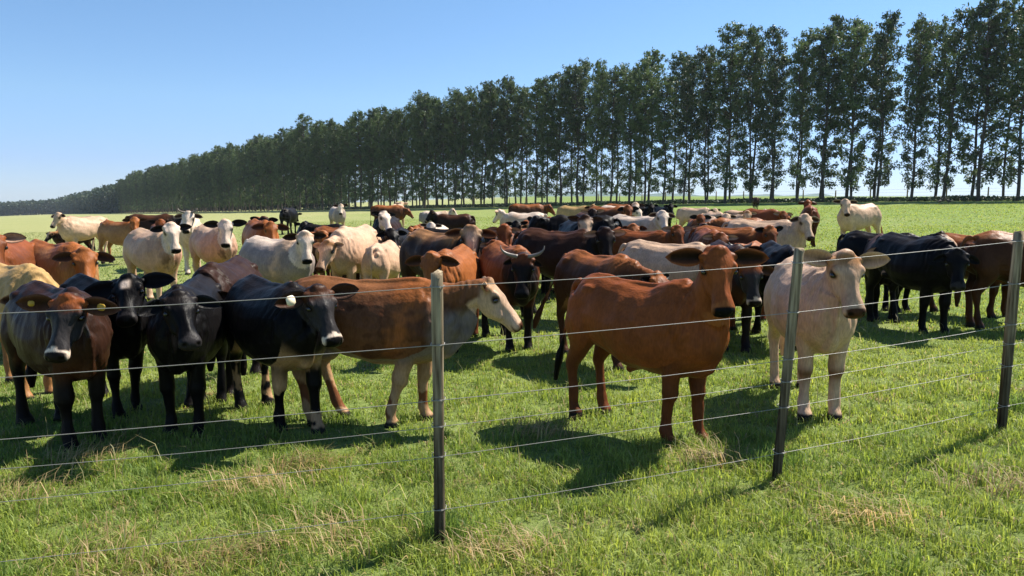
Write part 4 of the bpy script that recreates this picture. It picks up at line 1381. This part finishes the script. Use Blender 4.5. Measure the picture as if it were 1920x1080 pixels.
C_('dark brown cow face with pale muzzle between the red-brown and tan-backed cows', 'h', 918, 438, 13.5, -88, -92, 'seal', MD, ear=.2, pitch=60)
C_('tan cow with dark ears just right of the brown-faced big-eared cow', 'h', 640, 447, 14.6, -70, -60, 'tandark', MD, ear=.2, pitch=60)
C_('orange cow rump and back in front of the big black back at centre', 'b', 1015, 436, 13.5, -60, -30, 'tan', MD, up=0)
C_('grey-faced black cow with ears level peering over the seal-brown back', 'h', 1098, 405, 13.2, -82, -88, 'blackwf', MD, ear=.2)
C_('brown cow with white muzzle behind the ears of the chestnut cow', 'h', 1322, 432, 13.8, -95, -80, 'seal', MD, ear=.2)
C_('buff cow with pale face in the far row behind the long cream cow', 'h', 1402, 396, 20.0, -70, -95, 'cream', FA, ear=.18)
C_('cream calf-sized head low beside the big grey-white cow', 'h', 612, 452, 12.2, -100, -110, 'cream', MD, up=0, ear=.16)
C_('tan face with pale muzzle squeezed between the big grey-white cow and the brown-faced one', 'h', 604, 434, 14.5, -95, -85, 'tan', MD, ear=.2, pitch=62)
C_('soot-faced cow low behind the cream rump left of centre', 'h', 690, 436, 14.0, -80, -95, 'tandark', MD, ear=.2)
C_('red cow face right of the white-blazed tan-backed cow', 'h', 925, 452, 11.5, -100, -96, 'chestnut', MD, ear=.18, up=30)
C_('cream face with dark nose above the sandy-orange pair', 'h', 808, 418, 18.0, -100, -88, 'white', MD, ear=.2)
C_('black face between the horned cow and the seal-brown one', 'h', 1046, 436, 12.4, -88, -80, 'blackbrown', MD, ear=.2)
C_('orange face with pale muzzle right of the seal-brown cow', 'h', 1188, 421, 13.8, -85, -84, 'orangeface', MD, ear=.2)
C_('dark face with buff poll left of the white-backed cow', 'h', 1170, 404, 17.5, -80, -88, 'tanback', MD, ear=.2)
C_('cream face looking over the reddish brindled cow', 'h', 1362, 408, 18.8, -85, -95, 'creamw', MD, ear=.2)
C_('red face low between the chestnut cow and the black-eared tan one', 'h', 1352, 438, 11.5, -95, -90, 'chestnut', MD, ear=.2, up=20)
C_('brown face in the far row left of the horned white-faced cow', 'h', 300, 412, 21.0, -60, -80, 'bay', FA, ear=.2)
C_('dark brown cow facing the fence between the cream one and the glossy black one', 'h', 1668, 462, 9.8, -110, -118, 'seal', MD, ear=.2, up=10)
print('cattle', COW_N)


# ------------------------------------------------------------------ two birds on the right-hand grass
def build_birds():
    m = mat_simple('bird_plumage', (.035, .030, .025), .7)
    for k, (px, Y) in enumerate(((1757, 62.0), (1773, 62.6))):
        X = (px - 960) / 1400 * Y
        rows = [(-.22, 0, .20, .012, .03), (-.12, 0, .22, .05, .06), (0, 0, .25, .09, .085), (.10, 0, .29, .075, .07), (.15, 0, .36, .04, .04), (.17, 0, .42, .045, .045), (.20, 0, .43, .035, .035), (.27, 0, .42, .008, .01)]
        parts = [tube(rows, (0, 1, 0), 10, 2)]
        for sd in (1, -1):
            parts.append(tube([(.0, sd * .04, .2, .015, .015), (.01, sd * .04, .1, .008, .008), (.0, sd * .04, 0, .008, .008), (.05, sd * .04, 0, .006, .01)], (0, 1, 0), 5, 1))
        V, q, t = merge(parts)
        o = link('bird', mesh_np('bird', V, q, t, mats=[m], smooth=True), loc=(X, Y, float(gz(X, Y))), rotz=R(20 + 150 * k))
        o.scale = (1.2,) * 3
        tag(o, ('left' if k == 0 else 'right') + ' one of two small dark birds standing on the far right grass', 'bird', 'birds on the grass')
build_birds()



# ------------------------------------------------------------------ thin air between here and the far wood
def build_haze():
    x0, x1, y0, y1, z0, z1 = -1700, 1500, -60, 1900, -75, 32
    V = np.array([(x, y, z) for z in (z0, z1) for y in (y0, y1) for x in (x0, x1)], float)
    q = np.array([[0, 2, 3, 1], [4, 5, 7, 6], [0, 1, 5, 4], [2, 6, 7, 3], [0, 4, 6, 2], [1, 3, 7, 5]])
    m = bpy.data.materials.new('haze_air')
    m.use_nodes = True
    nt = m.node_tree
    nt.nodes.remove(nt.nodes['Principled BSDF'])
    pv = nt.nodes.new('ShaderNodeVolumePrincipled')
    pv.inputs['Color'].default_value = (0.80, 0.90, 1.0, 1)
    pv.inputs['Density'].default_value = 0.00012
    pv.inputs['Anisotropy'].default_value = 0.2
    nt.links.new(pv.outputs[0], nt.nodes['Material Output'].inputs['Volume'])
    o = link('haze', mesh_np('haze', V, q, mats=[m]))
    tag(o, 'thin pale blue haze over the paddock and far trees', 'haze', kind='stuff')
build_haze()
